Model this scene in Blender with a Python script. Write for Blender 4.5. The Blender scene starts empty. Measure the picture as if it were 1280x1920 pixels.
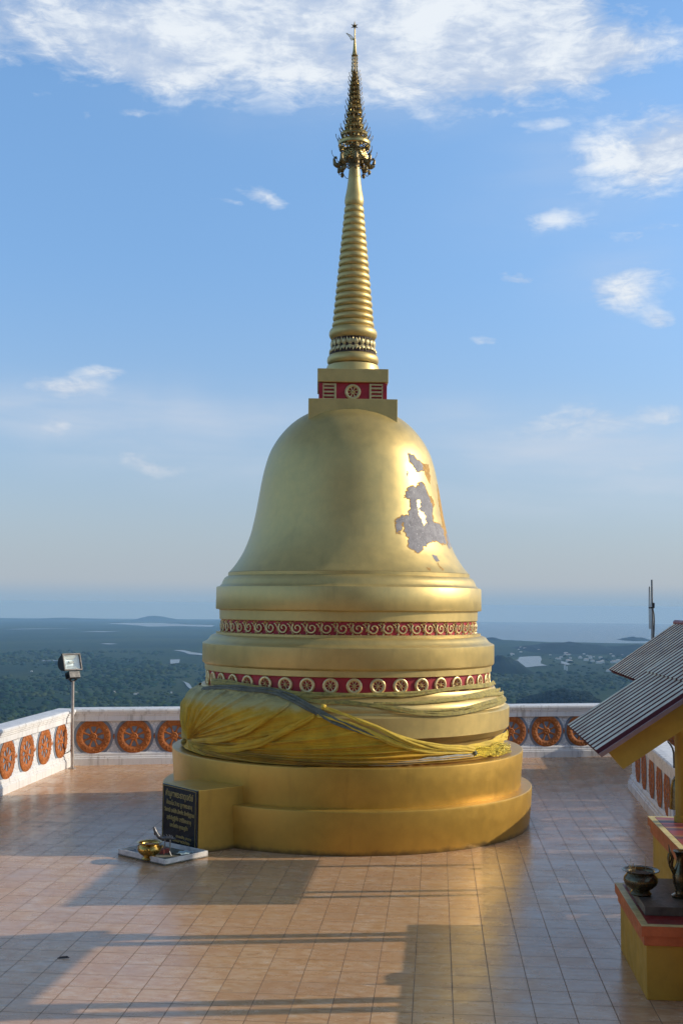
import bpy, bmesh, math, random
from mathutils import Vector, Matrix, noise as mnoise
import numpy as np
random.seed(7)
R = math.radians
S = bpy.context.scene
COL = S.collection

# ------------------------------------------------------------------ camera, world, sun, exposure
FPX, TH, RO, EYE = 2180.0, 0.079, 0.009, 3.0
cam = bpy.data.cameras.new('camera'); camo = bpy.data.objects.new('camera', cam); COL.objects.link(camo)
cam.sensor_fit = 'VERTICAL'; cam.sensor_height = 36.0; cam.sensor_width = 24.0
cam.lens = FPX / 1920 * 36.0
cam.clip_start = 0.1; cam.clip_end = 200000
_c, _s = math.cos(RO), math.sin(RO)
_U = Vector((0, -math.sin(TH), math.cos(TH))); _F = Vector((0, math.cos(TH), math.sin(TH))); _X = Vector((1, 0, 0))
_r = _c * _X + _s * _U; _u = -_s * _X + _c * _U
camo.matrix_world = Matrix(((_r.x, _u.x, -_F.x, 0), (_r.y, _u.y, -_F.y, 0), (_r.z, _u.z, -_F.z, EYE), (0, 0, 0, 1)))
S.camera = camo
SUN_EL, SUN_A = R(23.0), R(5.0)          # sun stands to the right (+X), a little towards +Y
sdir = Vector((math.cos(SUN_EL) * math.cos(SUN_A), math.cos(SUN_EL) * math.sin(SUN_A), math.sin(SUN_EL)))
sl = bpy.data.lights.new('sun', 'SUN'); slo = bpy.data.objects.new('sun', sl); COL.objects.link(slo)
sl.energy = 3.35; sl.angle = R(0.5); sl.color = (1.0, 0.86, 0.68)
slo.rotation_euler = (-sdir).to_track_quat('-Z', 'Y').to_euler()
slo.location = (30, 5, 20)
S.view_settings.view_transform = 'Standard'; S.view_settings.look = 'None'
S.view_settings.exposure = 0.0; S.view_settings.gamma = 1.0
S.cycles.use_denoising = True
S.cycles.max_bounces = 8; S.cycles.volume_bounces = 1
SKY_K = 0.10


class NT:
    """small helper to wire shader nodes"""
    def __init__(s, tree): s.t = tree
    def n(s, typ, **kw):
        o = s.t.nodes.new(typ)
        for k, v in kw.items(): setattr(o, k, v)
        return o
    def l(s, a, b): s.t.links.new(a, b)
    def set(s, sock, v):
        if hasattr(v, 'is_output') or isinstance(v, bpy.types.NodeSocket): s.l(v, sock)
        else: sock.default_value = v
    def m(s, op, a, b=None, c=None, clamp=False):
        o = s.n('ShaderNodeMath', operation=op); o.use_clamp = clamp
        s.set(o.inputs[0], a)
        if b is not None: s.set(o.inputs[1], b)
        if c is not None: s.set(o.inputs[2], c)
        return o.outputs[0]
    def mix(s, f, a, b, blend='MIX'):
        o = s.n('ShaderNodeMix', data_type='RGBA', blend_type=blend)
        s.set(o.inputs[0], f); s.set(o.inputs[6], a); s.set(o.inputs[7], b)
        return o.outputs[2]
    def noise(s, vec, scale, detail=4, rough=.55, dist=0, dim='3D'):
        o = s.n('ShaderNodeTexNoise'); o.noise_dimensions = dim
        o.inputs['Scale'].default_value = scale; o.inputs['Detail'].default_value = detail
        o.inputs['Roughness'].default_value = rough; o.inputs['Distortion'].default_value = dist
        if vec is not None: s.l(vec, o.inputs['Vector'])
        return o.outputs['Fac']
    def ramp(s, f, stops, interp='LINEAR'):
        o = s.n('ShaderNodeValToRGB'); o.color_ramp.interpolation = interp
        e = o.color_ramp.elements
        while len(e) > 1: e.remove(e[-1])
        e[0].position = stops[0][0]; e[0].color = col4(stops[0][1])
        for p, c in stops[1:]:
            x = e.new(p); x.color = col4(c)
        s.l(f, o.inputs[0]); return o.outputs[0]
    def mr(s, v, a, b, c=0, d=1, smooth=False):
        o = s.n('ShaderNodeMapRange'); o.interpolation_type = 'SMOOTHSTEP' if smooth else 'LINEAR'
        s.l(v, o.inputs[0])
        for i, x in enumerate((a, b, c, d)): o.inputs[i + 1].default_value = x
        return o.outputs[0]
    def mapv(s, vec, scale=(1, 1, 1), loc=(0, 0, 0), rot=(0, 0, 0)):
        o = s.n('ShaderNodeMapping'); s.l(vec, o.inputs[0])
        o.inputs['Location'].default_value = loc; o.inputs['Rotation'].default_value = rot; o.inputs['Scale'].default_value = scale
        return o.outputs[0]


def col4(c):
    if isinstance(c, (int, float)): return (c, c, c, 1)
    return tuple(c) if len(c) == 4 else (c[0], c[1], c[2], 1)


def ray(px, py):
    x, y = px - 640, -(py - 960)
    x, y = _c * x - _s * y, _s * x + _c * y
    return Vector((x, FPX * math.cos(TH) - y * math.sin(TH), FPX * math.sin(TH) + y * math.cos(TH)))


def gnd(px, py, z=0.0):
    d = ray(px, py); t = (z - EYE) / d.z
    return Vector((d.x * t, d.y * t, z))


def atY(px, py, Y):
    d = ray(px, py); t = Y / d.y
    return Vector((d.x * t, Y, EYE + d.z * t))


# ---- world: Nishita sky with a hazy foot and broken cumulus placed as real directions (azimuth, elevation)
W = bpy.data.worlds.new('World'); S.world = W; W.use_nodes = True
wt = W.node_tree; wt.nodes.clear(); w = NT(wt)
tc = w.n('ShaderNodeTexCoord'); gen = tc.outputs['Generated']
sep = w.n('ShaderNodeSeparateXYZ'); w.l(gen, sep.inputs[0])
dx, dy, dz = sep.outputs
zc = w.m('MAXIMUM', dz, 0.004)
cmb = w.n('ShaderNodeCombineXYZ'); w.l(dx, cmb.inputs[0]); w.l(dy, cmb.inputs[1]); w.l(zc, cmb.inputs[2])
sky = w.n('ShaderNodeTexSky', sky_type='NISHITA'); sky.sun_disc = False
sky.sun_elevation = SUN_EL; sky.sun_rotation = math.atan2(sdir.x, sdir.y)
sky.altitude = 300; sky.air_density = 1.0; sky.dust_density = 1.2; sky.ozone_density = 2.5
w.l(cmb.outputs[0], sky.inputs[0])
el = w.m('ARCSINE', zc)
az = w.m('ARCTAN2', dx, dy)
# low hazy air: pale, greyish veil that thickens towards the horizon
veil = w.m('POWER', w.mr(el, 0.0, R(17), 1, 0), 1.7)
hi = w.mix(w.mr(el, R(30), R(50), 0, 1, True), w.mix(w.mr(el, R(2), R(24), 0, 1), (1.15, 1.25, 1.5, 1), (1.95, 2.30, 2.45, 1)), (1.0, 1.05, 1.05, 1))
skyc = w.mix(w.m('MULTIPLY', veil, 0.86), w.mix(1.0, sky.outputs[0], hi, 'MULTIPLY'), (4.4, 5.1, 6.0, 1))
skyc = w.mix(w.mr(el, R(1.2), R(0.0), 0, 1, True), skyc, (2.9, 4.2, 5.6, 1))
# clouds
CL = [  # px, py, half width px, half height px, weight
    (120, 30, 270, 75, 1.1), (275, 85, 80, 55, .75), (470, 45, 150, 80, .75), (600, 70, 170, 75, .9), (860, 60, 240, 95, 1.2),
    (1010, 120, 130, 40, .7), (1150, 95, 120, 30, .75), (700, 135, 80, 45, .5), (980, 20, 160, 40, .7), (480, 125, 60, 35, .4),
    (1200, 285, 95, 55, .95), (1140, 335, 45, 25, .35), (1260, 255, 55, 42, .6), (1050, 400, 60, 20, .48), (1200, 432, 75, 18, .44), (1180, 540, 78, 36, .72), (985, 522, 50, 15, .6),
    (1262, 595, 30, 14, .55), (485, 372, 50, 20, .62), (400, 392, 30, 8, .45), (250, 210, 28, 12, .6), (172, 217, 18, 10, .55), (45, 160, 30, 12, .4),
    (75, 738, 50, 18, .6), (180, 712, 50, 14, .55), (155, 745, 50, 12, .55), (290, 872, 50, 14, .5), (90, 800, 30, 22, .45), (910, 637, 20, 8, .4),
    (1240, 870, 70, 18, .5), (1230, 770, 60, 20, .45), (1020, 235, 60, 14, .42), (1090, 785, 120, 30, .4)]
wv = w.n('ShaderNodeTexNoise'); wv.inputs['Scale'].default_value = 9; wv.inputs['Detail'].default_value = 5
w.l(gen, wv.inputs['Vector'])
ws = w.n('ShaderNodeSeparateColor'); w.l(wv.outputs['Color'], ws.inputs[0])
azw = w.m('ADD', az, w.m('MULTIPLY', w.m('SUBTRACT', ws.outputs[0], .5), .10))
elw = w.m('ADD', el, w.m('MULTIPLY', w.m('SUBTRACT', ws.outputs[1], .5), .06))
mask = None
for (px, py, hx, hy, wt_) in CL:
    d = ray(px, py).normalized()
    a0, e0 = math.atan2(d.x, d.y), math.asin(d.z)
    u = w.m('MULTIPLY', w.m('SUBTRACT', azw, a0), FPX / hx)
    v = w.m('MULTIPLY', w.m('SUBTRACT', elw, e0), FPX / hy)
    q = w.m('ADD', w.m('MULTIPLY', u, u), w.m('MULTIPLY', v, v))
    g = w.m('MULTIPLY', w.m('EXPONENT', w.m('MULTIPLY', q, -0.8)), wt_)
    mask = g if mask is None else w.m('MAXIMUM', mask, g) if wt_ < .5 else w.m('ADD', mask, g)
THIN = [(150, 790, 330, 45, .55), (420, 800, 230, 55, .45), (330, 860, 260, 30, .30), (1090, 840, 260, 55, .55), (930, 790, 160, 45, .35), (1210, 900, 160, 26, .40), (1000, 940, 260, 30, .25), (520, 880, 240, 40, .25), (1180, 500, 140, 90, .18), (1090, 330, 190, 120, .16), (700, 180, 300, 60, .22)]
thin = None
for (px, py, hx, hy, wt_) in THIN:
    d = ray(px, py).normalized(); a0, e0 = math.atan2(d.x, d.y), math.asin(d.z)
    u = w.m('MULTIPLY', w.m('SUBTRACT', azw, a0), FPX / hx); v = w.m('MULTIPLY', w.m('SUBTRACT', elw, e0), FPX / hy)
    g = w.m('MULTIPLY', w.m('EXPONENT', w.m('MULTIPLY', w.m('ADD', w.m('MULTIPLY', u, u), w.m('MULTIPLY', v, v)), -0.9)), wt_)
    thin = g if thin is None else w.m('MAXIMUM', thin, g)
# the rest of the sky (outside the picture) has its own broken cloud
inv = w.m('GREATER_THAN', w.m('ABSOLUTE', az), .5)
cn = w.noise(w.mapv(gen, (1, 1, 2.2)), 3.2, 7, .58)
cover = w.m('MULTIPLY', inv, w.mr(cn, .5, .7, 0, .9, True))
fine = w.noise(w.mapv(gen, (1, 1, 1.7)), 13, 9, .6, .4)
wisp = w.noise(w.mapv(gen, (1, 1, 3.2)), 40, 7, .62, .6)
brk = w.m('ADD', w.m('MULTIPLY', w.m('SUBTRACT', fine, .5), 2.3), w.m('MULTIPLY', w.m('SUBTRACT', wisp, .5), 1.1))
dens = w.m('ADD', w.m('MULTIPLY', w.m('MINIMUM', mask, 1.25), .95), w.m('MULTIPLY', brk, w.mr(mask, .05, .6, .45, 1)))
dens = w.m('MULTIPLY', w.m('POWER', w.mr(dens, .22, .98, 0, 1), .85), w.mr(mask, .05, .30, 0, 1, True))
dens = w.m('MAXIMUM', w.m('MULTIPLY', dens, .95), w.m('MULTIPLY', cover, .6))
ccol = w.mix(w.mr(w.m('ADD', fine, w.m('MULTIPLY', w.m('SUBTRACT', wisp, .5), .5)), .38, .66, 0, 1, True), (5.2, 6.2, 7.9, 1), (8.6, 9.1, 9.6, 1))
ccol = w.mix(w.mr(el, R(18), R(2), 0, .8), ccol, (5.3, 5.8, 6.7, 1))
band = w.noise(w.mapv(gen, (1, 1, 6)), 9, 6, .55, .3)
skyc = w.mix(w.m('MULTIPLY', thin, w.mr(band, .3, .7, .45, 1.25)), skyc, (6.0, 6.7, 7.8, 1))
final = w.mix(dens, skyc, ccol)
bg = w.n('ShaderNodeBackground'); bg.inputs[1].default_value = SKY_K
w.l(final, bg.inputs[0])
wo = w.n('ShaderNodeOutputWorld'); w.l(bg.outputs[0], wo.inputs[0])
W.cycles.sampling_method = 'MANUAL'; W.cycles.sample_map_resolution = 1024


# ------------------------------------------------------------------ object helpers
def tag(o, label=None, cat=None, group=None, kind=None):
    if label: o['label'] = label
    if cat: o['category'] = cat
    if group: o['group'] = group
    if kind: o['kind'] = kind
    return o


def empty(name, loc, label, cat, group=None):
    o = bpy.data.objects.new(name, None); COL.objects.link(o); o.location = loc
    o.empty_display_size = .2
    return tag(o, label, cat, group)


def put(o, parent):
    o.parent = parent
    o.matrix_parent_inverse = Matrix.Translation(-origin(parent))


def origin(o):
    v = Vector(o.location)
    return v if o.parent is None else v + (origin(o.parent) + o.matrix_parent_inverse.translation)


def mk(name, verts, faces, mat, parent=None, smooth=False, sharp=None, world=False):
    me = bpy.data.meshes.new(name)
    me.from_pydata([tuple(v) for v in verts], [], [tuple(f) for f in faces])
    return fin(name, me, mat, parent, smooth, sharp, world)


def fin(name, me, mat, parent=None, smooth=False, sharp=None, world=False):
    mats = mat if isinstance(mat, (list, tuple)) else [mat]
    for m in mats: me.materials.append(m)
    me.validate(); me.update()
    if smooth or sharp:
        me.polygons.foreach_set('use_smooth', [True] * len(me.polygons))
        if sharp: me.set_sharp_from_angle(angle=R(sharp))
    o = bpy.data.objects.new(name, me); COL.objects.link(o)
    if parent is not None:
        if world: put(o, parent)
        else: o.parent = parent
    return o


def bmk(name, bm, mat, parent=None, smooth=False, sharp=None, world=False):
    bmesh.ops.recalc_face_normals(bm, faces=bm.faces[:])
    me = bpy.data.meshes.new(name); bm.to_mesh(me); bm.free()
    return fin(name, me, mat, parent, smooth, sharp, world)


def lathe_geo(prof, seg=96, close=False, cx=0, cy=0, caps=True):
    V, Fc = [], []
    n = len(prof)
    for (r, z) in prof:
        for k in range(seg):
            a = 2 * math.pi * k / seg
            V.append((cx + r * math.cos(a), cy + r * math.sin(a), z))
    for i in range(n - 1 if not close else n):
        j = (i + 1) % n
        for k in range(seg):
            k2 = (k + 1) % seg
            Fc.append((i * seg + k, i * seg + k2, j * seg + k2, j * seg + k))
    if caps and not close:
        if prof[0][0] > 1e-4: Fc.append(tuple(range(seg - 1, -1, -1)))
        if prof[-1][0] > 1e-4: Fc.append(tuple((n - 1) * seg + k for k in range(seg)))
    return V, Fc


def lathe(name, prof, mat, parent=None, seg=96, sharp=32, cx=0, cy=0, caps=True, world=False, close=False):
    V, Fc = lathe_geo(prof, seg, close, cx, cy, caps)
    bm = bmesh.new()
    vs = [bm.verts.new(v) for v in V]
    for f in Fc:
        try: bm.faces.new([vs[i] for i in f])
        except ValueError: pass
    bmesh.ops.remove_doubles(bm, verts=bm.verts[:], dist=1e-5)
    return bmk(name, bm, mat, parent, True, sharp, world)


def box_bm(bm, c, half, rot=None, bev=0.0):
    """box with centre c, half sizes, optional 3x3 axes matrix"""
    M = rot if rot is not None else Matrix.Identity(3)
    vs = []
    for sx in (-1, 1):
        for sy in (-1, 1):
            for sz in (-1, 1):
                vs.append(bm.verts.new(Vector(c) + M @ Vector((sx * half[0], sy * half[1], sz * half[2]))))
    idx = [(0, 1, 3, 2), (4, 6, 7, 5), (0, 4, 5, 1), (2, 3, 7, 6), (0, 2, 6, 4), (1, 5, 7, 3)]
    fs = [bm.faces.new([vs[i] for i in f]) for f in idx]
    if bev > 0:
        es = list({e for f in fs for e in f.edges})
        bmesh.ops.bevel(bm, geom=es, offset=bev, segments=2, profile=.6, affect='EDGES')


def box(name, c, half, mat, parent=None, rot=None, bev=0.006, world=True):
    bm = bmesh.new(); box_bm(bm, c, half, rot, bev)
    return bmk(name, bm, mat, parent, False, None, world)


def rotz(a): return Matrix.Rotation(a, 3, 'Z')


def tube_bm(bm, pts, rad, seg=8, flat=1.0, nrm=None, caps=True):
    """tube along pts; rad float or list; flat squeezes along the given normal"""
    pts = [Vector(p) for p in pts]; n = len(pts)
    rings = []
    up = Vector(nrm) if nrm is not None and not isinstance(nrm, list) else None
    for i, p in enumerate(pts):
        t = (pts[min(i + 1, n - 1)] - pts[max(i - 1, 0)])
        if t.length < 1e-9: t = Vector((0, 0, 1))
        t.normalize()
        nn = nrm[i] if isinstance(nrm, list) else up
        if nn is None: nn = Vector((0, 0, 1)) if abs(t.z) < .9 else Vector((1, 0, 0))
        nn = Vector(nn)
        b = t.cross(nn)
        if b.length < 1e-6: b = t.orthogonal()
        b.normalize(); nn = b.cross(t).normalized()
        r = rad[i] if isinstance(rad, (list, tuple)) else rad
        ring = []
        for k in range(seg):
            a = 2 * math.pi * k / seg
            ring.append(bm.verts.new(p + b * (r * math.cos(a)) + nn * (r * flat * math.sin(a))))
        rings.append(ring)
    for i in range(n - 1):
        for k in range(seg):
            k2 = (k + 1) % seg
            bm.faces.new((rings[i][k], rings[i][k2], rings[i + 1][k2], rings[i + 1][k]))
    if caps:
        bm.faces.new(rings[0][::-1]); bm.faces.new(rings[-1])
    return rings


def tube(name, pts, rad, mat, parent=None, seg=8, flat=1.0, nrm=None, world=True):
    bm = bmesh.new(); tube_bm(bm, pts, rad, seg, flat, nrm)
    return bmk(name, bm, mat, parent, True, 50, world)


def prism_bm(bm, outline, y0, y1, xf=None):
    """extrude an (x,z) outline from y0 to y1"""
    xf = xf or (lambda v: v)
    a = [bm.verts.new(xf(Vector((x, y0, z)))) for x, z in outline]
    b = [bm.verts.new(xf(Vector((x, y1, z)))) for x, z in outline]
    n = len(a)
    bm.faces.new(a); bm.faces.new(b[::-1])
    for i in range(n): bm.faces.new((a[i], b[i], b[(i + 1) % n], a[(i + 1) % n]))


def extrude_profile(bm, prof, p0, p1, inward, mitre0=0.0, mitre1=0.0):
    """moulding: prof = closed list of (out, z); out is measured along 'inward' from the wall line"""
    p0 = Vector(p0); p1 = Vector(p1); t = (p1 - p0).normalized(); inward = Vector(inward)
    A = [bm.verts.new(p0 + inward * o + t * (mitre0 * o) + Vector((0, 0, z))) for o, z in prof]
    B = [bm.verts.new(p1 + inward * o + t * (mitre1 * o) + Vector((0, 0, z))) for o, z in prof]
    n = len(prof)
    bm.faces.new(A); bm.faces.new(B[::-1])
    for i in range(n): bm.faces.new((A[i], B[i], B[(i + 1) % n], A[(i + 1) % n]))


def dup(o, parent=None, loc=None, rot=None):
    c = o.copy(); COL.objects.link(c)
    if parent is not None: c.parent = parent
    if loc is not None: c.location = loc
    if rot is not None: c.rotation_euler = rot
    for ch in list(o.children):
        d = ch.copy(); COL.objects.link(d); d.parent = c
    return c


# ------------------------------------------------------------------ materials
def new_mat(name):
    m = bpy.data.materials.new(name); m.use_nodes = True
    t = m.node_tree; t.nodes.clear(); k = NT(t)
    bs = k.n('ShaderNodeBsdfPrincipled'); out = k.n('ShaderNodeOutputMaterial'); k.l(bs.outputs[0], out.inputs[0])
    return m, k, bs


def pos(k):
    return k.n('ShaderNodeNewGeometry').outputs['Position']


def bump(k, bs, h, strength=.3, dist=.01, base=None):
    b = k.n('ShaderNodeBump'); b.inputs['Strength'].default_value = strength; b.inputs['Distance'].default_value = dist
    k.l(h, b.inputs['Height'])
    if base is not None: k.l(base, b.inputs['Normal'])
    k.l(b.outputs[0], bs.inputs['Normal']); return b.outputs[0]


def simple(name, c, rough=.6, metal=0.0, var=.18, scale=6, bmp=.15, spec=.5, coat=0):
    m, k, bs = new_mat(name); p = pos(k)
    n = k.noise(p, scale, 6, .6)
    a = tuple(x * (1 - var) for x in c[:3]) + (1,); b = tuple(min(1, x * (1 + var)) for x in c[:3]) + (1,)
    k.l(k.mix(k.mr(n, .3, .7), a, b), bs.inputs['Base Color'])
    k.l(k.mr(k.noise(p, scale * 3, 4), .3, .7, max(.02, rough - .08), min(1, rough + .1)), bs.inputs['Roughness'])
    bs.inputs['Metallic'].default_value = metal; bs.inputs['Specular IOR Level'].default_value = spec
    bs.inputs['Coat Weight'].default_value = coat
    if bmp: bump(k, bs, k.noise(p, scale * 8, 5, .6), bmp, .01)
    return m


def gold_paint(name, c, metal, rough, wear=0.5, dirt=.5):
    m, k, bs = new_mat(name); p = pos(k)
    n1 = k.noise(p, 1.3, 5, .6); n2 = k.noise(p, 7, 6, .6); n3 = k.noise(k.mapv(p, (1, 1, .16)), 5, 5, .6)
    base = k.mix(k.mr(n2, .3, .72), tuple(x * .90 for x in c) + (1,), tuple(min(1, x * 1.06) for x in c) + (1,))
    base = k.mix(k.m('MULTIPLY', k.mr(n3, .55, .78, 0, 1, True), dirt), base, (c[0] * .55, c[1] * .5, c[2] * .5, 1))
    k.l(base, bs.inputs['Base Color'])
    bs.inputs['Metallic'].default_value = metal
    bs.inputs['Coat Weight'].default_value = .22; bs.inputs['Coat Roughness'].default_value = .38
    k.l(k.m('ADD', k.mr(n1, .3, .7, rough - .02, rough + .03), k.mr(n2, .35, .7, -.03, .05)), bs.inputs['Roughness'])
    h = k.m('ADD', k.m('MULTIPLY', k.noise(p, 2.6, 3, .5), 1.2), k.m('ADD', k.m('MULTIPLY', n2, .55), k.m('MULTIPLY', k.noise(p, 45, 4, .6), .12)))
    # grime creeping up from the tiles
    sp = k.n('ShaderNodeSeparateXYZ'); k.l(p, sp.inputs[0])
    gr = k.m('MULTIPLY', k.mr(k.m('ADD', sp.outputs[2], k.m('MULTIPLY', k.m('SUBTRACT', n2, .5), .10)), .075, .0, 0, 1, True), .75)
    k.l(k.mix(gr, base, (.07, .05, .03, 1)), bs.inputs['Base Color'])
    bump(k, bs, h, wear, .012)
    return m


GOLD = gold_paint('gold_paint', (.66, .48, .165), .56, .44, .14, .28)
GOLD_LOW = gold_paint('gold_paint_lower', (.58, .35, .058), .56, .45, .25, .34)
GOLD_ORN = gold_paint('gold_ornament', (.78, .60, .28), .75, .42, .2, .25)
GOLD_HTI = simple('gilded_metal', (.50, .36, .13), .32, .92, .35, 14, .2)
DARK_HTI = simple('tarnished_metal', (.24, .18, .08), .45, .6, .35, 14, .2)
RED = simple('red_paint', (.40, .018, .028), .55, 0, .25, 8, .1)
PETALW = simple('pale_gold_petal', (.66, .52, .24), .45, .5, .15, 20, .1)
DARKGROUND = simple('dark_brown_ground', (.05, .022, .012), .7, 0, .3, 20, .1)
OCHRE_BARE = simple('ochre_primer', (.52, .29, .07), .75, .1, .25, 20, .3)
WHITE = None


def bare_mat():
    m, k, bs = new_mat('bare_cement'); p = pos(k)
    n = k.noise(p, 9, 8, .65); n2 = k.noise(p, 40, 6, .7)
    c = k.ramp(n, [(.25, (.20, .19, .19)), (.5, (.30, .28, .28)), (.66, (.38, .36, .35)), (.74, (.60, .57, .53))])
    k.l(k.mix(k.mr(n2, .58, .70), c, (.70, .67, .62, 1)), bs.inputs['Base Color'])
    bs.inputs['Roughness'].default_value = .78
    bump(k, bs, n2, .5, .01); return m


BARE = bare_mat()


def white_mat():
    m, k, bs = new_mat('white_masonry_paint'); p = pos(k)
    n = k.noise(p, 3, 6, .6); st = k.noise(k.mapv(p, (6, 6, .7)), 2.2, 6, .65)
    c = k.mix(k.mr(n, .3, .7), (.70, .71, .72, 1), (.82, .82, .80, 1))
    c = k.mix(k.m('MULTIPLY', k.mr(st, .50, .70, 0, 1, True), .7), c, (.36, .35, .33, 1))
    spk = k.noise(p, 26, 4, .7)
    c = k.mix(k.m('MULTIPLY', k.mr(spk, .70, .76), .6), c, (.16, .14, .12, 1))
    k.l(c, bs.inputs['Base Color']); bs.inputs['Roughness'].default_value = .5
    bump(k, bs, k.noise(p, 30, 5), .25, .006); return m


WHITE = white_mat()
ORANGE = simple('terracotta_orange_paint', (.40, .125, .024), .6, 0, .35, 11, .45)
BLUEGREY = simple('blue_grey_backing', (.20, .25, .32), .6, 0, .2, 8, .2)


def panel_mat():
    m, k, bs = new_mat('white_panel_relief'); p = pos(k)
    v = k.n('ShaderNodeTexVoronoi'); v.inputs['Scale'].default_value = 26; k.l(p, v.inputs['Vector'])
    d = v.outputs['Distance']
    k.l(k.mix(k.mr(d, .3, .55), (.78, .79, .80, 1), (.58, .62, .66, 1)), bs.inputs['Base Color'])
    bs.inputs['Roughness'].default_value = .55
    bump(k, bs, d, .6, .012); return m


PANEL = panel_mat()
YELLOW = simple('ochre_yellow_paint', (.50, .265, .028), .5, 0, .16, 4, .2)
YELLOW_D = simple('mustard_paint', (.42, .25, .022), .55, 0, .16, 4, .2)
REDRIM = simple('orange_red_rim_paint', (.52, .115, .035), .5, 0, .22, 6, .2)
CREAM = simple('cream_strip_paint', (.62, .52, .22), .5, 0, .25, 9, .15)
MAROON = simple('maroon_paint', (.20, .014, .03), .45, 0, .2, 6, .1)
BRONZE = simple('dark_bronze', (.13, .105, .06), .22, .85, .45, 12, .15)
BRASS = simple('polished_brass', (.46, .29, .07), .22, .95, .3, 10, .12)
BLACKM = simple('black_metal', (.014, .014, .016), .4, .3, .2, 10, .1)
DARKSTONE = simple('dark_stone', (.13, .11, .085), .45, 0, .35, 12, .3)
STEEL = simple('galvanised_pipe', (.42, .38, .35), .42, .6, .25, 18, .15)
ASH = simple('incense_ash', (.10, .07, .05), .95, 0, .4, 40, .5)
ROOFGREY = simple('grey_roof_sheet', (.86, .69, .52), .75, .0, .34, 4, .2)
ROOFMAROON = simple('maroon_roof_groove', (.11, .012, .014), .6, .0, .2, 3, .1)
WHITEPAINT = simple('white_paint', (.70, .68, .63), .55, 0, .25, 12, .2)


def tile_mat():
    m, k, bs = new_mat('floor_tiles'); p = pos(k)
    q = k.mapv(p, (1, 1, 1), (.471, -8.857, 0), (0, 0, .082))
    br = k.n('ShaderNodeTexBrick'); br.offset = 0; br.squash = 1
    k.l(q, br.inputs['Vector'])
    br.inputs['Scale'].default_value = 1; br.inputs['Mortar Size'].default_value = .0038; br.inputs['Mortar Smooth'].default_value = .3
    br.inputs['Brick Width'].default_value = .3; br.inputs['Row Height'].default_value = .3; br.inputs['Bias'].default_value = 0
    br.inputs['Color1'].default_value = (0, 0, 0, 1); br.inputs['Color2'].default_value = (1, 1, 1, 1); br.inputs['Mortar'].default_value = (.5, .5, .5, 1)
    tid = br.outputs['Color']; fac = br.outputs['Fac']
    # per-tile offset so that the glaze pattern differs from tile to tile
    off = k.n('ShaderNodeVectorMath', operation='SCALE'); k.l(tid, off.inputs[0]); off.inputs['Scale'].default_value = 13.0
    add = k.n('ShaderNodeVectorMath', operation='ADD'); k.l(q, add.inputs[0]); k.l(off.outputs[0], add.inputs[1])
    n = k.noise(k.mapv(add.outputs[0], (1.0, 2.2, 1)), 7.5, 5, .58, .3)
    n2 = k.noise(k.mapv(add.outputs[0], (1.0, 1.8, 1)), 24, 4, .6)
    n3 = k.noise(p, .5, 4, .55)
    f = k.m('ADD', k.m('MULTIPLY', n, .75), k.m('MULTIPLY', n2, .25))
    c = k.ramp(f, [(.30, (.48, .25, .115)), (.45, (.59, .345, .175)), (.56, (.65, .43, .255)), (.70, (.69, .53, .38))])
    sc = k.n('ShaderNodeSeparateColor'); k.l(tid, sc.inputs[0])
    c = k.mix(k.mr(sc.outputs[0], 0, 1, 0, .48), c, (.49, .27, .145, 1))
    c = k.mix(k.m('MULTIPLY', k.mr(n3, .45, .7, 0, 1, True), .25), c, (.30, .19, .13, 1))
    dirt = k.noise(p, 5, 7, .7)
    c = k.mix(k.m('MULTIPLY', k.mr(dirt, .58, .72), .34), c, (.18, .12, .09, 1))
    spot = k.noise(p, 31, 3, .6)
    c = k.mix(k.m('MULTIPLY', k.mr(spot, .735, .76), .7), c, (.07, .05, .04, 1))
    c = k.mix(k.m('MULTIPLY', fac, k.mr(k.noise(p, 1.1, 4), .35, .65, .7, 1)), c, (.135, .07, .032, 1))
    k.l(c, bs.inputs['Base Color'])
    rg = k.m('ADD', k.mr(k.noise(p, 2.2, 6, .65), .3, .7, .15, .36), k.m('MULTIPLY', fac, .4))
    k.l(rg, bs.inputs['Roughness'])
    bs.inputs['Specular IOR Level'].default_value = .38
    # each tile lies at a very slightly different angle; joints are sunk
    wav = k.noise(add.outputs[0], 2.0, 2, .4)
    h = k.m('SUBTRACT', k.m('MULTIPLY', wav, .5), k.m('MULTIPLY', fac, .55))
    bump(k, bs, h, .35, .006)
    return m


def forest_mat():
    m, k, bs = new_mat('lowland_vegetation'); p = pos(k)
    q = k.mapv(p, (1, 1, 1))
    big = k.noise(q, .00042, 6, .6, .6); mid = k.noise(q, .0016, 6, .62, .4); fine_ = k.noise(q, .045, 5, .7)
    tree = k.noise(q, .011, 6, .7)
    c = k.ramp(mid, [(.30, (.004, .021, .011)), (.46, (.009, .033, .014)), (.58, (.019, .050, .016)), (.70, (.052, .082, .026))])
    c = k.mix(k.mr(big, .42, .62, 0, .6, True), c, (.060, .085, .022, 1))
    c = k.mix(k.mr(tree, .35, .65, .55, 0), c, (.006, .018, .010, 1))
    c = k.mix(k.mr(fine_, .4, .7, 0, .4), c, (.05, .095, .03, 1))
    clear = k.noise(k.mapv(q, (1, 1.3, 1)), .0030, 5, .66, .5)
    c = k.mix(k.m('MULTIPLY', k.mr(clear, .66, .74), .55), c, (.14, .15, .07, 1))
    k.l(c, bs.inputs['Base Color']); bs.inputs['Roughness'].default_value = .9; bs.inputs['Specular IOR Level'].default_value = .1
    bump(k, bs, k.m('ADD', tree, k.m('MULTIPLY', fine_, .4)), .8, 12.0)
    return m


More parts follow.
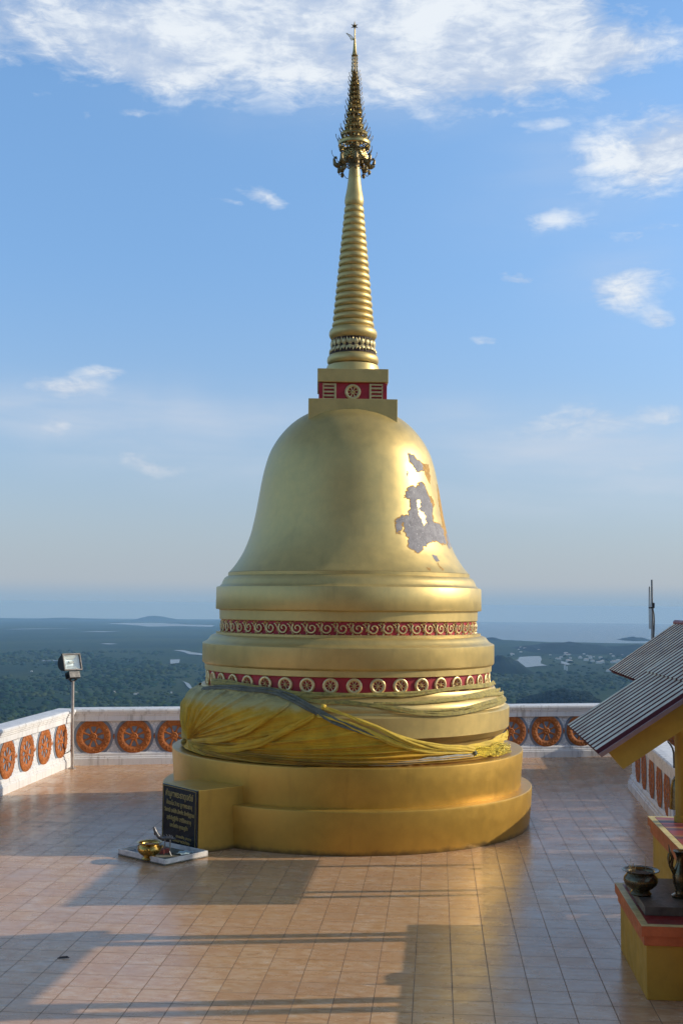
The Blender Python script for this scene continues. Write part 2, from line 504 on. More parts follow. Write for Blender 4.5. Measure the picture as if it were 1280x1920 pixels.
def leaf_mat(name, a, b):
    m, k, bs = new_mat(name); p = pos(k)
    n = k.noise(p, .03, 5, .7); n2 = k.noise(p, .0022, 5, .6)
    c = k.mix(k.mr(n, .3, .7), a + (1,), b + (1,))
    if b[1] > .04: c = k.mix(k.mr(n2, .5, .66, 0, .7), c, (.065, .085, .026, 1))
    k.l(c, bs.inputs['Base Color']); bs.inputs['Roughness'].default_value = .9; bs.inputs['Specular IOR Level'].default_value = .1
    return m


TILES = tile_mat(); FOREST = forest_mat()
CANOPY = leaf_mat('tree_canopy', (.005, .024, .014), (.017, .052, .018))
HILLM = leaf_mat('hill_forest', (.003, .012, .009), (.010, .026, .013))


def water_mat(name, c, rough):
    m, k, bs = new_mat(name); p = pos(k)
    k.l(k.mix(k.noise(p, .0008, 4), tuple(x * .8 for x in c) + (1,), c + (1,)), bs.inputs['Base Color'])
    bs.inputs['Roughness'].default_value = rough; bs.inputs['IOR'].default_value = 1.33
    bump(k, bs, k.noise(p, .05, 4), .35, 1.0); return m


SEA = water_mat('sea_water', (.03, .07, .11), .25); RIVER = water_mat('river_water', (.13, .14, .13), .25)


def cloth_mat(name, c, faded, stain_z=None):
    m, k, bs = new_mat(name); p = pos(k)
    n = k.noise(p, 5, 6, .62); n2 = k.noise(p, 22, 5, .65)
    col = k.mix(k.mr(n, .3, .7), tuple(x * .75 for x in c) + (1,), tuple(min(1, x * 1.15) for x in c) + (1,))
    sp = k.n('ShaderNodeSeparateXYZ'); k.l(p, sp.inputs[0])
    if stain_z:
        fz = k.mr(k.m('ADD', sp.outputs[2], k.m('MULTIPLY', k.m('SUBTRACT', n, .5), .22)), stain_z[0], stain_z[1], 0, 1, True)
        col = k.mix(fz, col, faded + (1,))
        mz = k.m('MULTIPLY', k.mr(sp.outputs[2], stain_z[1] + .0, stain_z[2], 0, 1), k.mr(k.noise(k.mapv(p, (1, 1, 2.2)), 7, 7, .72), .42, .56))
        col = k.mix(k.m('MULTIPLY', mz, .9), col, (.03, .032, .028, 1))
    else:
        col = k.mix(k.mr(n2, .45, .7, 0, .6), col, faded + (1,))
    thr = k.noise(k.mapv(p, (2.2, 2.2, 34)), 2.0, 4, .6, .3)
    col = k.mix(k.m('MULTIPLY', k.mr(thr, .54, .70), .22), col, (c[0] * .3, c[1] * .3, c[2] * .3, 1))  # dark streaks put into the colour to suggest shaded folds
    k.l(col, bs.inputs['Base Color']); bs.inputs['Roughness'].default_value = .75
    bs.inputs['Sheen Weight'].default_value = .15
    bump(k, bs, k.m('ADD', thr, k.m('MULTIPLY', k.noise(p, 160, 3), .1)), .6, .012); return m


CLOTH = cloth_mat('yellow_cloth', (.68, .385, .010), (.52, .43, .15), (1.62, 1.74, 1.92))
CLOTH_OLD = cloth_mat('weathered_cloth', (.42, .33, .07), (.055, .055, .03))
CLOTH_DARK = cloth_mat('mouldy_cloth', (.17, .175, .12), (.05, .055, .05))
CLOTH_NEW = cloth_mat('bright_yellow_cloth', (.80, .55, .05), (.60, .42, .06))
CLOTH_PALE = cloth_mat('pale_cloth', (.42, .40, .34), (.16, .15, .09))
TINSEL = simple('gold_tinsel', (.80, .52, .06), .25, .8, .5, 60, .9)

# ------------------------------------------------------------------ setting: terrace, mountain, lowland, sea
SX, SY = .113, 16.68                                     # stupa axis
ZL = -300.0                                              # lowland level under the hill
RE = 3.15e6


def zl(x, y): return ZL - (x * x + y * y) / (2 * RE)      # the plain follows the curve of the earth


def curve_sheet(bm, dz):
    for ax, vals in (((0, 1, 0), [2e3 + 2.5e3 * i for i in range(22)]), ((1, 0, 0), [-38e3 + 4e3 * i for i in range(20)])):
        for v in vals:
            g_ = bm.verts[:] + bm.edges[:] + bm.faces[:]
            bmesh.ops.bisect_plane(bm, geom=g_, plane_co=Vector(ax) * v, plane_no=ax)
    for v in bm.verts: v.co.z = zl(v.co.x, v.co.y) + dz
    bmesh.ops.triangulate(bm, faces=bm.faces[:])
A0 = Vector((-4.86, 21.62, 0)); A1 = Vector((6.55, 23.86, 0))      # far parapet inner face
L0 = A0; L1 = Vector((-6.35, 6.0, 0))
fl = [(-6.6, -14), (9, -14), (9, 24.8), (6.9, 24.35), (-5.3, 22.0), (-5.25, 21.5)]
fl = [(-7.6, -14), (9.0, -14), (9.0, 24.9), (-5.4, 22.05)]
bm = bmesh.new(); bm.faces.new([bm.verts.new((x, y, 0)) for x, y in fl])
tag(bmk('terrace_floor', bm, TILES), kind='structure')
bm = bmesh.new()
a = [bm.verts.new((x, y, -.02)) for x, y in fl]; b = [bm.verts.new((x * 1.02, y * 1.01, -3.5)) for x, y in fl]
for i in range(4): bm.faces.new((a[i], b[i], b[(i + 1) % 4], a[(i + 1) % 4]))
bm.faces.new(b); bm.faces.new(a)
tag(bmk('terrace_foundation', bm, WHITE), kind='structure')

# the mountain under the terrace, falling steeply to the plain
V, Fc = [], []
radii = [0, 14, 22, 32, 48, 70, 110, 170, 260, 380, 560, 800]
seg = 48
for i, r in enumerate(radii):
    for k_ in range(seg):
        a_ = 2 * math.pi * k_ / seg
        t = max(0, (r - 14) / 786)
        z = -3.6 - 296.4 * (1 - (1 - t) ** 2.6)
        if i > 2: z += mnoise.noise(Vector((math.cos(a_) * r * .02, math.sin(a_) * r * .02, 3))) * min(25, r * .08) * (1 - t)
        V.append((1 + r * math.cos(a_), 6 + r * math.sin(a_), z))
for i in range(len(radii) - 1):
    for k_ in range(seg):
        k2 = (k_ + 1) % seg; Fc.append((i * seg + k_, i * seg + k2, (i + 1) * seg + k2, (i + 1) * seg + k_))
tag(mk('mountain_slope', V, Fc, HILLM, smooth=True), kind='structure')


def plainpt(px, py, dz=0.0):
    z = ZL
    for i in range(12):
        p = gnd(px, py, z + dz); z = .5 * z + .5 * max(zl(p.x, p.y), -900)
    return Vector((p.x, p.y, zl(p.x, p.y) + dz))


# sea sheet and land sheet
bm = bmesh.new(); bm.faces.new([bm.verts.new(v) for v in ((-40000, -6000, 0), (40000, -6000, 0), (40000, 55000, 0), (-40000, 55000, 0))]); curve_sheet(bm, -3)
tag(bmk('sea', bm, SEA), kind='structure')
coast = [(1330, 1207), (1240, 1206), (1180, 1207), (1120, 1205), (1060, 1204), (1000, 1203), (940, 1200), (910, 1197), (880, 1190), (850, 1184), (760, 1176), (640, 1172), (520, 1166)]
cp = [plainpt(*q) for q in coast]
fine_c = []
for i in range(len(cp) - 1):
    for t in range(6):
        v = cp[i].lerp(cp[i + 1], t / 6)
        v = v + Vector((0, 1, 0)) * mnoise.noise(Vector((i + t / 6, .3, 0))) * 260
        fine_c.append(v)
fine_c.append(cp[-1])
land = [Vector((39500, -5500, ZL)), Vector((39500, 7000, ZL)), Vector((9000, 9300, ZL))] + fine_c + [Vector((-4500, 54500, ZL)), Vector((-39500, 54500, ZL)), Vector((-39500, -5500, ZL))]
bm = bmesh.new(); bm.faces.new([bm.verts.new(Vector((v.x, v.y, 0))) for v in land]); bmesh.ops.triangulate(bm, faces=bm.faces[:])
curve_sheet(bm, 0)
tag(bmk('lowland_plain', bm, FOREST), kind='structure')


def water(name, pts, jit=.12):
    P = [plainpt(x, y, 1.5) for x, y in pts]
    n = len(P); out = []
    for i in range(n):
        for t in range(5):
            v = P[i].lerp(P[(i + 1) % n], t / 5)
            L = (P[(i + 1) % n] - P[i]).length
            if t: v = v + Vector((mnoise.noise(v * .003), mnoise.noise(v * .003 + Vector((9, 9, 9))), 0)) * L * jit
            v.z = zl(v.x, v.y) + 2.5; out.append(v)
    bm = bmesh.new(); bm.faces.new([bm.verts.new(v) for v in out]); bmesh.ops.triangulate(bm, faces=bm.faces[:])
    return tag(bmk(name, bm, RIVER), kind='structure')


water('lagoon_water', [(960, 1250), (966, 1240), (974, 1232), (990, 1231), (1010, 1230), (1014, 1238), (1012, 1244), (1026, 1248), (1000, 1250), (980, 1252)], .06)
water('river_water', [(200, 1169.2), (240, 1168), (300, 1168), (350, 1171), (400, 1172), (400, 1175.5), (340, 1174), (280, 1175), (235, 1171)], .03)
water('river_water', [(0, 1180.5), (40, 1179), (90, 1178.6), (150, 1178.6), (90, 1179.4), (40, 1180)], .02)
water('river_water', [(150, 1184.6), (185, 1183.6), (225, 1184.2), (190, 1185.4)], .03)
water('river_water', [(186, 1207), (205, 1206.4), (222, 1207.6), (200, 1208.6)], .05)
water('river_water', [(325, 1219), (345, 1219), (360, 1223), (385, 1226), (385, 1229), (355, 1227), (345, 1223)], .05)
water('river_water', [(318, 1237), (337, 1236.5), (337, 1243), (320, 1245)], .05)
water('river_water', [(75, 1237.5), (112, 1237), (114, 1239.5), (78, 1240)], .05)
water('river_water', [(340, 1277), (350, 1280), (366, 1292), (362, 1294), (350, 1286)], .05)
water('river_water', [(1048, 1239), (1056, 1241), (1070, 1246), (1062, 1247), (1050, 1244)], .05)


def clump_mesh(name, pts, mat, seed=1):
    """many small bumpy crowns in one mesh: pts = (x, y, z, radius, height)"""
    rng = np.random.default_rng(seed)
    bm = bmesh.new(); bmesh.ops.create_icosphere(bm, subdivisions=1, radius=1)
    bv = np.array([v.co[:] for v in bm.verts]); bm.verts.index_update(); bf = np.array([[v.index for v in f.verts] for f in bm.faces]); bm.free()
    N = len(pts); P = np.array(pts)
    sc = rng.uniform(.7, 1.25, (N, len(bv), 1))
    V = bv[None] * sc * np.stack([P[:, 3], P[:, 3], P[:, 4]], -1)[:, None, :] + P[:, None, :3]
    Fa = bf[None] + (np.arange(N) * len(bv))[:, None, None]
    me = bpy.data.meshes.new(name)
    V = V.reshape(-1, 3); Fa = Fa.reshape(-1, 3)
    me.vertices.add(len(V)); me.vertices.foreach_set('co', V.ravel())
    me.loops.add(Fa.size); me.loops.foreach_set('vertex_index', Fa.ravel().astype(np.int32))
    me.polygons.add(len(Fa)); me.polygons.foreach_set('loop_start', (np.arange(len(Fa)) * 3).astype(np.int32))
    me.polygons.foreach_set('loop_total', np.full(len(Fa), 3, np.int32))
    me.update(calc_edges=True)
    return fin(name, me, mat)


pts = []
rr = random.Random(3)
while len(pts) < 12000:
    Y = 2600 + 4800 * rr.random() ** 1.25
    X = (rr.random() * 2 - 1) * Y * .36
    dn = mnoise.noise(Vector((X * .0016, Y * .0011, 0))) + .5 * mnoise.noise(Vector((X * .005, Y * .004, 5)))
    if rr.random() > .52 + dn * 1.3: continue
    px_ = X / Y * FPX + 640; py_ = 1135 + 300 / Y * FPX
    if 955 < px_ < 1030 and 1226 < py_ < 1256: continue
    if py_ < 1262 and px_ > 900 and rr.random() < .8: continue
    if (310 < px_ < 390 and 1214 < py_ < 1248) or (335 < px_ < 372 and 1272 < py_ < 1300): continue
    r = (3.5 + 11 * rr.random() ** 2.2) * (1 + (Y - 2600) / 9000)
    pts.append((X, Y, zl(X, Y) + r * .15, r, r * rr.uniform(.35, .75)))
o = clump_mesh('lowland_forest', pts, CANOPY); tag(o, 'dense dark green forest covering the plain below the terrace', 'forest', kind='stuff')


def hill(name, px0, px1, pytop, dist, depth, label, seed):
    """a wooded rise standing on the plain at a real distance"""
    xa = ray(px0, 1200); xb = ray(px1, 1200)
    Xa = xa.x / xa.y * dist; Xb = xb.x / xb.y * dist
    top = atY((px0 + px1) / 2, pytop, dist).z
    cx = (Xa + Xb) / 2; hw = (Xb - Xa) / 2; hgt = max(12, top - zl(cx, dist))
    V, Fc = [], []; nx, ny = 48, 20
    for j in range(ny + 1):
        for i in range(nx + 1):
            u = i / nx * 2 - 1; v = j / ny * 2 - 1
            base = max(0, 1 - u * u) ** .9 * max(0, 1 - v * v) ** .8
            f = 1 + .32 * mnoise.noise(Vector((u * 2.4, v * 2.0, seed))) + .16 * mnoise.noise(Vector((u * 7, v * 6, seed)))
            V.append((cx + u * hw * 1.1, dist + v * depth, zl(cx, dist) - 4 + (hgt + 4) * base * f))
    for j in range(ny):
        for i in range(nx):
            a = j * (nx + 1) + i; Fc.append((a, a + 1, a + nx + 2, a + nx + 1))
    o = mk(name, V, Fc, HILLM, smooth=True); tag(o, kind='structure')
    return cx, hw, hgt, V


cx, hw, hgt, HV = hill('wooded_hill', 985, 1135, 1299, 3350, 300, '', 1.3)
hp = []
for v in HV:
    if v[2] > ZL + 8:
        for t in range(3):
            r = rr.uniform(5, 10); hp.append((v[0] + rr.uniform(-7, 7), v[1] + rr.uniform(-20, 20), v[2] + 1, r, r * .7))
tag(clump_mesh('hill_forest', hp, HILLM, 5), 'dark forest on the rounded hill beyond the right parapet', 'forest', kind='stuff')
hill('coastal_ridge', 985, 1150, 1206, 8300, 700, '', 4.1)
hill('coastal_ridge', 1120, 1330, 1210, 8000, 700, '', 7.7)
hill('wooded_hill', 900, 985, 1233, 5600, 300, '', 2.2)
hill('island', 1166, 1212, 1194.5, 11500, 250, '', 9.1)
hill('island', 905, 938, 1195, 11000, 250, '', 6.4)
hill('distant_mountain', 255, 325, 1156.5, 27000, 1500, '', 12.5)
hill('distant_mountain', 60, 190, 1158.5, 27000, 1500, '', 15.2)
hill('distant_mountain', -80, 40, 1159, 27000, 1500, '', 19.8)

# the seaside town: individual pale buildings
HOUSE = simple('pale_render', (.62, .60, .56), .7, 0, .15, .05, 0)
HOUSER = simple('town_roof', (.45, .40, .37), .7, 0, .15, .05, 0)
town = []
rr = random.Random(11)
spots = [(1098, 1239, 26, 10), (1110, 1241, 22, 9), (1122, 1244, 30, 9), (1128, 1243, 22, 10), (1058, 1256, 8, 22), (1062, 1257, 7, 19), (1150, 1243, 34, 9), (1158, 1241, 24, 11), (1010, 1222, 22, 14), (984, 1218, 26, 11), (976, 1216, 20, 11), (1002, 1220, 16, 11), (1060, 1226, 30, 7), (1066, 1241, 34, 8), (1140, 1259, 22, 6)]
for i in range(70):
    spots.append((rr.uniform(955, 1185), rr.gauss(1229, 9), rr.uniform(9, 24), rr.uniform(4, 9)))
for i in range(8):
    spots.append((rr.choice((152, 150, 118, 225, 60, 20, 300, 330, 245, 185)) + rr.uniform(-14, 14), rr.uniform(1258, 1305), rr.uniform(6, 10), rr.uniform(3, 4.5)))
for (px, py, wd, h) in spots:
    if py < 1213 or (958 < px < 1030 and 1228 < py < 1254): continue
    g = plainpt(px, py)
    bm = bmesh.new()
    d_ = wd * .7
    box_bm(bm, (g.x, g.y, zl(g.x, g.y) + h / 2), (wd / 2, d_ / 2, h / 2 + .5))
    o = bmk('town_building', bm, HOUSE)
    bm = bmesh.new()                                     # low hipped roof
    q = [(-1.08, -1.08), (1.08, -1.08), (1.08, 1.08), (-1.08, 1.08)]
    b_ = [bm.verts.new((g.x + x * wd / 2, g.y + y * d_ / 2, zl(g.x, g.y) + h + .5)) for x, y in q]
    t_ = [bm.verts.new((g.x + x * .45 * wd / 2, g.y + y * .1 * d_ / 2, zl(g.x, g.y) + h + .5 + wd * .12)) for x, y in q]
    bm.faces.new(b_[::-1]); bm.faces.new(t_)
    for i in range(4): bm.faces.new((b_[i], b_[(i + 1) % 4], t_[(i + 1) % 4], t_[i]))
    bmk('roof', bm, HOUSER, o)
    if px > 600: tag(o, 'tiny pale building in the hazy town near the coast, far beyond the right parapet', 'building', 'buildings of the far town')
    else: tag(o, 'tiny pale farm building among trees on the plain, far beyond the left parapet', 'building', 'houses scattered on the plain')


# ------------------------------------------------------------------ the stupa
stupa = empty('stupa', (SX, SY, 0), 'tall golden bell-shaped stupa with ringed spire in the middle of the terrace', 'stupa')
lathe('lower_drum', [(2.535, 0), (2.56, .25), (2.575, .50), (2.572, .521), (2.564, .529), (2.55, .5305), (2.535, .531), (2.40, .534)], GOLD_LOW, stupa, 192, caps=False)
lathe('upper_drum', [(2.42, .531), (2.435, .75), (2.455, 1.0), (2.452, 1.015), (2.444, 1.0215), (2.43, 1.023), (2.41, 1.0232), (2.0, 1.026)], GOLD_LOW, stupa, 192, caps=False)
lathe('lower_moulding', [(2.06, 1.022), (2.10, 1.03), (2.112, 1.20), (2.135, 1.20), (2.147, 1.262), (2.195, 1.268), (2.245, 1.33), (2.262, 1.345), (2.268, 1.60), (2.258, 1.612), (2.215, 1.635), (2.205, 1.655),
                         (2.213, 1.69), (2.198, 1.735), (2.165, 1.775), (2.115, 1.812), (2.085, 1.832), (2.07, 1.858), (2.062, 1.882), (1.98, 1.886)], GOLD, stupa, 192, caps=False)
lathe('red_strip', [(2.108, 1.06), (2.122, 1.065), (2.124, 1.165), (2.11, 1.17)], RED, stupa, 192, caps=False)
wf = lathe('wheel_frieze', [(1.96, 1.884), (1.985, 1.886), (1.983, 2.075), (1.95, 2.08)], RED, stupa, 192, caps=False)
lathe('middle_moulding', [(1.95, 2.077), (2.005, 2.079), (2.022, 2.085), (2.024, 2.160), (2.035, 2.168), (2.054, 2.182), (2.060, 2.195), (2.061, 2.445), (2.052, 2.456), (2.02, 2.468), (1.99, 2.488), (1.968, 2.515),
                          (1.945, 2.548), (1.905, 2.566), (1.873, 2.572), (1.873, 2.602), (1.80, 2.605)], GOLD, stupa, 192, caps=False)
sf = lathe('scroll_frieze', [(1.77, 2.603), (1.797, 2.605), (1.797, 2.772), (1.76, 2.776)], RED, stupa, 192, caps=False)
lathe('upper_moulding', [(1.77, 2.774), (1.822, 2.776), (1.829, 2.785), (1.832, 2.905), (1.84, 2.912), (1.878, 2.918), (1.884, 2.93), (1.881, 3.215), (1.873, 3.229), (1.835, 3.240), (1.808, 3.270), (1.792, 3.312),
                         (1.770, 3.352), (1.74, 3.376), (1.718, 3.384), (1.718, 3.428), (1.705, 3.436)], GOLD, stupa, 192, caps=False)
BELL = [(1.712, 3.434), (1.640, 3.515), (1.572, 3.615), (1.515, 3.712), (1.466, 3.822), (1.425, 3.932), (1.393, 4.04), (1.347, 4.25), (1.302, 4.505), (1.260, 4.753), (1.211, 4.967), (1.142, 5.175), (1.032, 5.365), (.893, 5.530), (.74, 5.655), (.55, 5.75), (.30, 5.80), (.0, 5.815)]


def spline(pts, n):
    P = [Vector((p[0], p[1], 0)) for p in pts]; out = []
    for i in range(len(P) - 1):
        p0, p1, p2, p3 = P[max(i - 1, 0)], P[i], P[i + 1], P[min(i + 2, len(P) - 1)]
        for k in range(n):
            t = k / n
            v = .5 * ((2 * p1) + (p2 - p0) * t + (2 * p0 - 5 * p1 + 4 * p2 - p3) * t * t + (-p0 + 3 * p1 - 3 * p2 + p3) * t ** 3)
            out.append((max(v.x, 0), v.y))
    out.append((P[-1].x, P[-1].y)); return out


BELLS = spline(BELL, 4)
bell = lathe('bell', BELLS, GOLD, stupa, 192, sharp=60, caps=False)


def r_of(z, prof):
    for i in range(len(prof) - 1):
        (r0, z0), (r1, z1) = prof[i], prof[i + 1]
        if z0 <= z <= z1 and z1 > z0: return r0 + (r1 - r0) * (z - z0) / (z1 - z0)
    return prof[0][0] if z < prof[0][1] else prof[-1][0]


def hit_lathe(px, py, prof, zmin, zmax):
    """where the sight line through a photo point meets the turned surface: (theta, z)"""
    d = ray(px, py); d = d / d.y; t = 13.5
    while t < 17.5:
        p = Vector((d.x * t, t, EYE + d.z * t))
        if zmin <= p.z <= zmax and math.hypot(p.x - SX, p.y - SY) <= r_of(p.z, prof): break
        t += .004
    else:                                               # beyond the silhouette: the closest point
        n2 = d.x * d.x + 1; t = (d.x * SX + SY) / n2
        p = Vector((d.x * t, t, EYE + d.z * t))
    return math.atan2(p.y - SY, p.x - SX), p.z


def flake(name, poly, holes, mat, off, prof=BELLS, zr=(3.43, 5.8), z3=(400, 740, 2.4615), cell=.0065, parent=None):
    """a patch where the gold has come off, following the curved surface, 1-2 mm proud"""
    def cv(pl): return [hit_lathe(z3[0] + x / z3[2], z3[1] + y / z3[2], prof, *zr) for x, y in pl]
    P = cv(poly); Hs = [cv(h) for h in holes]
    def inside(q, pl):
        r = False; j = len(pl) - 1
        for i in range(len(pl)):
            if (pl[i][1] > q[1]) != (pl[j][1] > q[1]) and q[0] < (pl[j][0] - pl[i][0]) * (q[1] - pl[i][1]) / (pl[j][1] - pl[i][1]) + pl[i][0]: r = not r
            j = i
        return r
    t0, t1 = min(p[0] for p in P), max(p[0] for p in P); z0, z1 = min(p[1] for p in P), max(p[1] for p in P)
    rm = r_of((z0 + z1) / 2, prof); dt = cell / rm
    bm = bmesh.new(); vs = {}
    def vert(i, j):
        if (i, j) not in vs:
            th = t0 + i * dt; z = z0 + j * cell; r = r_of(z, prof) + off
            vs[(i, j)] = bm.verts.new((r * math.cos(th), r * math.sin(th), z))
        return vs[(i, j)]
    for i in range(int((t1 - t0) / dt) + 1):
        for j in range(int((z1 - z0) / cell) + 1):
            q = (t0 + (i + .5) * dt, z0 + (j + .5) * cell)
            nz = mnoise.noise(Vector((q[0] * 22, q[1] * 22, 0))) * .024 + mnoise.noise(Vector((q[0] * 70, q[1] * 70, 3))) * .010
            q2 = (q[0] + nz, q[1] + mnoise.noise(Vector((q[0] * 22, q[1] * 22, 7))) * .03)
            if inside(q2, P) and not any(inside(q2, h) for h in Hs):
                bm.faces.new((vert(i, j), vert(i + 1, j), vert(i + 1, j + 1), vert(i, j + 1)))
    if not len(bm.faces): bm.free(); return None
    return bmk(name, bm, mat, parent, True)


main_p = [(958, 402), (975, 425), (985, 455), (1000, 490), (1012, 520), (1006, 545), (1015, 590), (1040, 600), (1060, 620), (1065, 660), (1078, 690), (1062, 690), (1040, 680), (1010, 672), (980, 690), (960, 715), (943, 732), (920, 712), (905, 708), (895, 690), (900, 665), (888, 640), (880, 610), (870, 580), (868, 610), (860, 635), (845, 640), (842, 600), (848, 570), (870, 560), (895, 562), (905, 535), (908, 500), (905, 480), (885, 470), (888, 445), (905, 425), (930, 428), (945, 415)]
def grow(pl, f):
    cx_ = sum(p[0] for p in pl) / len(pl); cy_ = sum(p[1] for p in pl) / len(pl); out = []
    n_ = len(pl)
    for i, (x, y) in enumerate(pl):
        (xa, ya), (xb, yb) = pl[i - 1], pl[(i + 1) % n_]
        tx, ty = xb - xa, yb - ya; L = math.hypot(tx, ty) or 1
        out.append((x + f * ty / L, y - f * tx / L))
    return out


holes = [[(934, 484), (952, 484), (955, 517), (941, 530)], [(941, 529), (963, 535), (981, 555), (982, 594), (968, 606), (955, 570), (944, 558)]]
flake('ochre_patch', grow(main_p, 4.5), holes, OCHRE_BARE, .0011, parent=bell)
flake('ochre_patch', grow([(897, 268), (920, 280), (940, 305), (962, 318), (966, 350), (958, 346), (940, 358), (925, 330), (908, 310), (900, 290)], 4), [], OCHRE_BARE, .0011, parent=bell)
flake('bare_patch', main_p, [grow(h_, -2) for h_ in holes], BARE, .0022, parent=bell)
flake('bare_patch', [(897, 268), (920, 280), (940, 305), (962, 318), (966, 350), (958, 346), (940, 358), (925, 330), (908, 310), (900, 290)], [], BARE, .0022, parent=bell)
flake('ochre_patch', [(960, 318), (992, 322), (995, 350), (1000, 385), (999, 412), (985, 395), (975, 362), (962, 350)], [], OCHRE_BARE, .0016, parent=bell)
flake('ochre_patch', [(836, 575), (872, 552), (884, 566), (882, 612), (868, 614), (860, 642), (842, 646)], [], OCHRE_BARE, .0012, parent=bell)
flake('ochre_patch', [(1000, 462), (1016, 490), (1017, 522), (1004, 532), (997, 500)], [], OCHRE_BARE, .0012, parent=bell)
flake('ochre_patch', [(1030, 412), (1046, 455), (1058, 540), (1074, 610), (1088, 690), (1078, 700), (1062, 640), (1048, 560), (1036, 485)], [], OCHRE_BARE, .0012, parent=bell)
flake('bare_patch', [(1072, 640), (1082, 640), (1096, 700), (1086, 712), (1076, 680)], [], BARE, .0022, cell=.006, parent=bell)
flake('bare_patch', [(1012, 738), (1030, 745), (1042, 765), (1032, 776), (1015, 760)], [], BARE, .0022, cell=.006, parent=bell)
flake('bare_patch', [(889, 352), (896, 358), (899, 376), (892, 376)], [], BARE, .0022, cell=.005, parent=bell)
flake('bare_patch', [(985, 800), (998, 796), (1000, 806), (990, 812)], [], OCHRE_BARE, .0022, cell=.005, parent=bell)
flake('bare_patch', [(1036, 776), (1046, 790), (1060, 806), (1056, 812), (1040, 794)], [], OCHRE_BARE, .0022, cell=.005, parent=bell)


def ring_verts(bm, r, y, seg, xf, rz=None):
    return [bm.verts.new(xf(Vector((r * math.cos(2 * math.pi * k / seg), y, (rz or r) * math.sin(2 * math.pi * k / seg))))) for k in range(seg)]


def wheel_bm(bm, Rr, th, spokes=8, seg=48, rim_in=.60, hub=.20, sp_w=.16, studs=0, xf=None):
    """dharma wheel facing -y, thickness th (back at y = 0): rim, waisted spokes, hub"""
    xf = xf or (lambda v: v)
    prof = [(rim_in, 0), (rim_in, -th * .55), (rim_in + .05, -th * .8), ((1 + rim_in) / 2, -th), (.95, -th * .85), (1.0, -th * .6), (1.0, 0)]
    rs = [ring_verts(bm, Rr * r, y, seg, xf) for r, y in prof]
    for i in range(len(rs) - 1):
        for k in range(seg):
            k2 = (k + 1) % seg; bm.faces.new((rs[i][k], rs[i + 1][k], rs[i + 1][k2], rs[i][k2]))
    hb = [(hub, 0), (hub, -th * .6), (hub * .75, -th * .95), (hub * .4, -th * .75), (hub * .28, -th * 1.05)]
    hs = [ring_verts(bm, Rr * r, y, 20, xf) for r, y in hb]
    for i in range(len(hs) - 1):
        for k in range(20):
            k2 = (k + 1) % 20; bm.faces.new((hs[i][k2], hs[i][k], hs[i + 1][k], hs[i + 1][k2]))
    bm.faces.new(hs[-1])
    for s in range(spokes):
        a = 2 * math.pi * (s + .5) / spokes; ca, sa = math.cos(a), math.sin(a)
        def pt(r, t, y): return xf(Vector(((r * ca - t * sa) * Rr, y, (r * sa + t * ca) * Rr)))
        pr = [(hub * .8, sp_w * .75), ((hub + rim_in) / 2, sp_w * .42), (rim_in + .04, sp_w * .9)]
        L = [];
        for r, wd in pr:
            L.append([bm.verts.new(pt(r, -wd / 2, 0)), bm.verts.new(pt(r, -wd / 2, -th * .5)), bm.verts.new(pt(r, 0, -th * .68)), bm.verts.new(pt(r, wd / 2, -th * .5)), bm.verts.new(pt(r, wd / 2, 0))])
        for i in range(2):
            for j in range(4): bm.faces.new((L[i][j], L[i + 1][j], L[i + 1][j + 1], L[i][j + 1]))
    for s in range(studs):
        a = 2 * math.pi * s / studs; c = Vector((Rr * .82 * math.cos(a), -th * .95, Rr * .82 * math.sin(a)))
        m = bmesh.ops.create_icosphere(bm, subdivisions=1, radius=Rr * .055)
        for v in m['verts']: v.co = xf(v.co + c)


NW = 42
bm = bmesh.new(); wheel_bm(bm, .101, .026, 8, 40, .60, .17, .16, 8)
w0 = bmk('wheel_ornament', bm, GOLD_ORN, wf, True, 40)
for i in range(NW):
    a = -math.pi / 2 + 2 * math.pi * (i + .22) / NW
    o = w0 if i == 0 else dup(w0, wf)
    o.location = (1.982 * math.cos(a), 1.982 * math.sin(a), 1.974); o.rotation_euler = (0, 0, a + math.pi / 2)


def scroll_mesh():
    bm = bmesh.new()
    P, rad = [], []
    for i in range(34):                                  # main volute
        t = i / 33; a = 2.4 + t * 8.2; r = .066 * (1 - t) ** .75 + .006
        P.append((r * math.cos(a) + .002, -.010 - .014 * t, r * math.sin(a))); rad.append(.0115 * (1 - .45 * t) + .002)
    tube_bm(bm, P, rad, 6, .8, (0, -1, 0))
    P, rad = [], []
    for i in range(14):                                  # stem that runs on to the next scroll
        t = i / 13
        P.append((.060 + t * .075, -.008, .055 - t * .118 + .03 * math.sin(t * 3.1))); rad.append(.0105 * (1 - t * .6))
    tube_bm(bm, P, rad, 6, .8, (0, -1, 0))
    for (x, z, a, L) in ((-.056, .045, 2.2, .042), (-.03, .074, 1.9, .036), (.03, -.072, -1.2, .036), (-.05, -.058, -2.3, .046), (.088, .052, .9, .040), (.10, -.01, -.5, .036), (.0, .0, .8, .02), (-.082, -.03, 3.4, .030), (.075, .015, .3, .03)):
        u = Vector((math.cos(a), 0, math.sin(a))); v = Vector((-u.z, 0, u.x)); c = Vector((x, 0, z))
        q = [c - v * L * .32, c + u * L * .5 - v * L * .36, c + u * L, c + u * L * .5 + v * L * .36, c + v * L * .32]
        A = [bm.verts.new(p) for p in q]; tp = bm.verts.new(c + u * L * .45 + Vector((0, -.022, 0)))
        for i in range(5): bm.faces.new((A[i], A[(i + 1) % 5], tp))
    return bm


NS = 57
s0 = bmk('scroll_ornament', scroll_mesh(), GOLD_ORN, sf, True, 50)
for i in range(NS):
    a = -math.pi / 2 + 2 * math.pi * (i + .55) / NS
    o = s0 if i == 0 else dup(s0, sf)
    o.location = (1.797 * math.cos(a), 1.797 * math.sin(a), 2.688); o.rotation_euler = (0, 0, a + math.pi / 2)
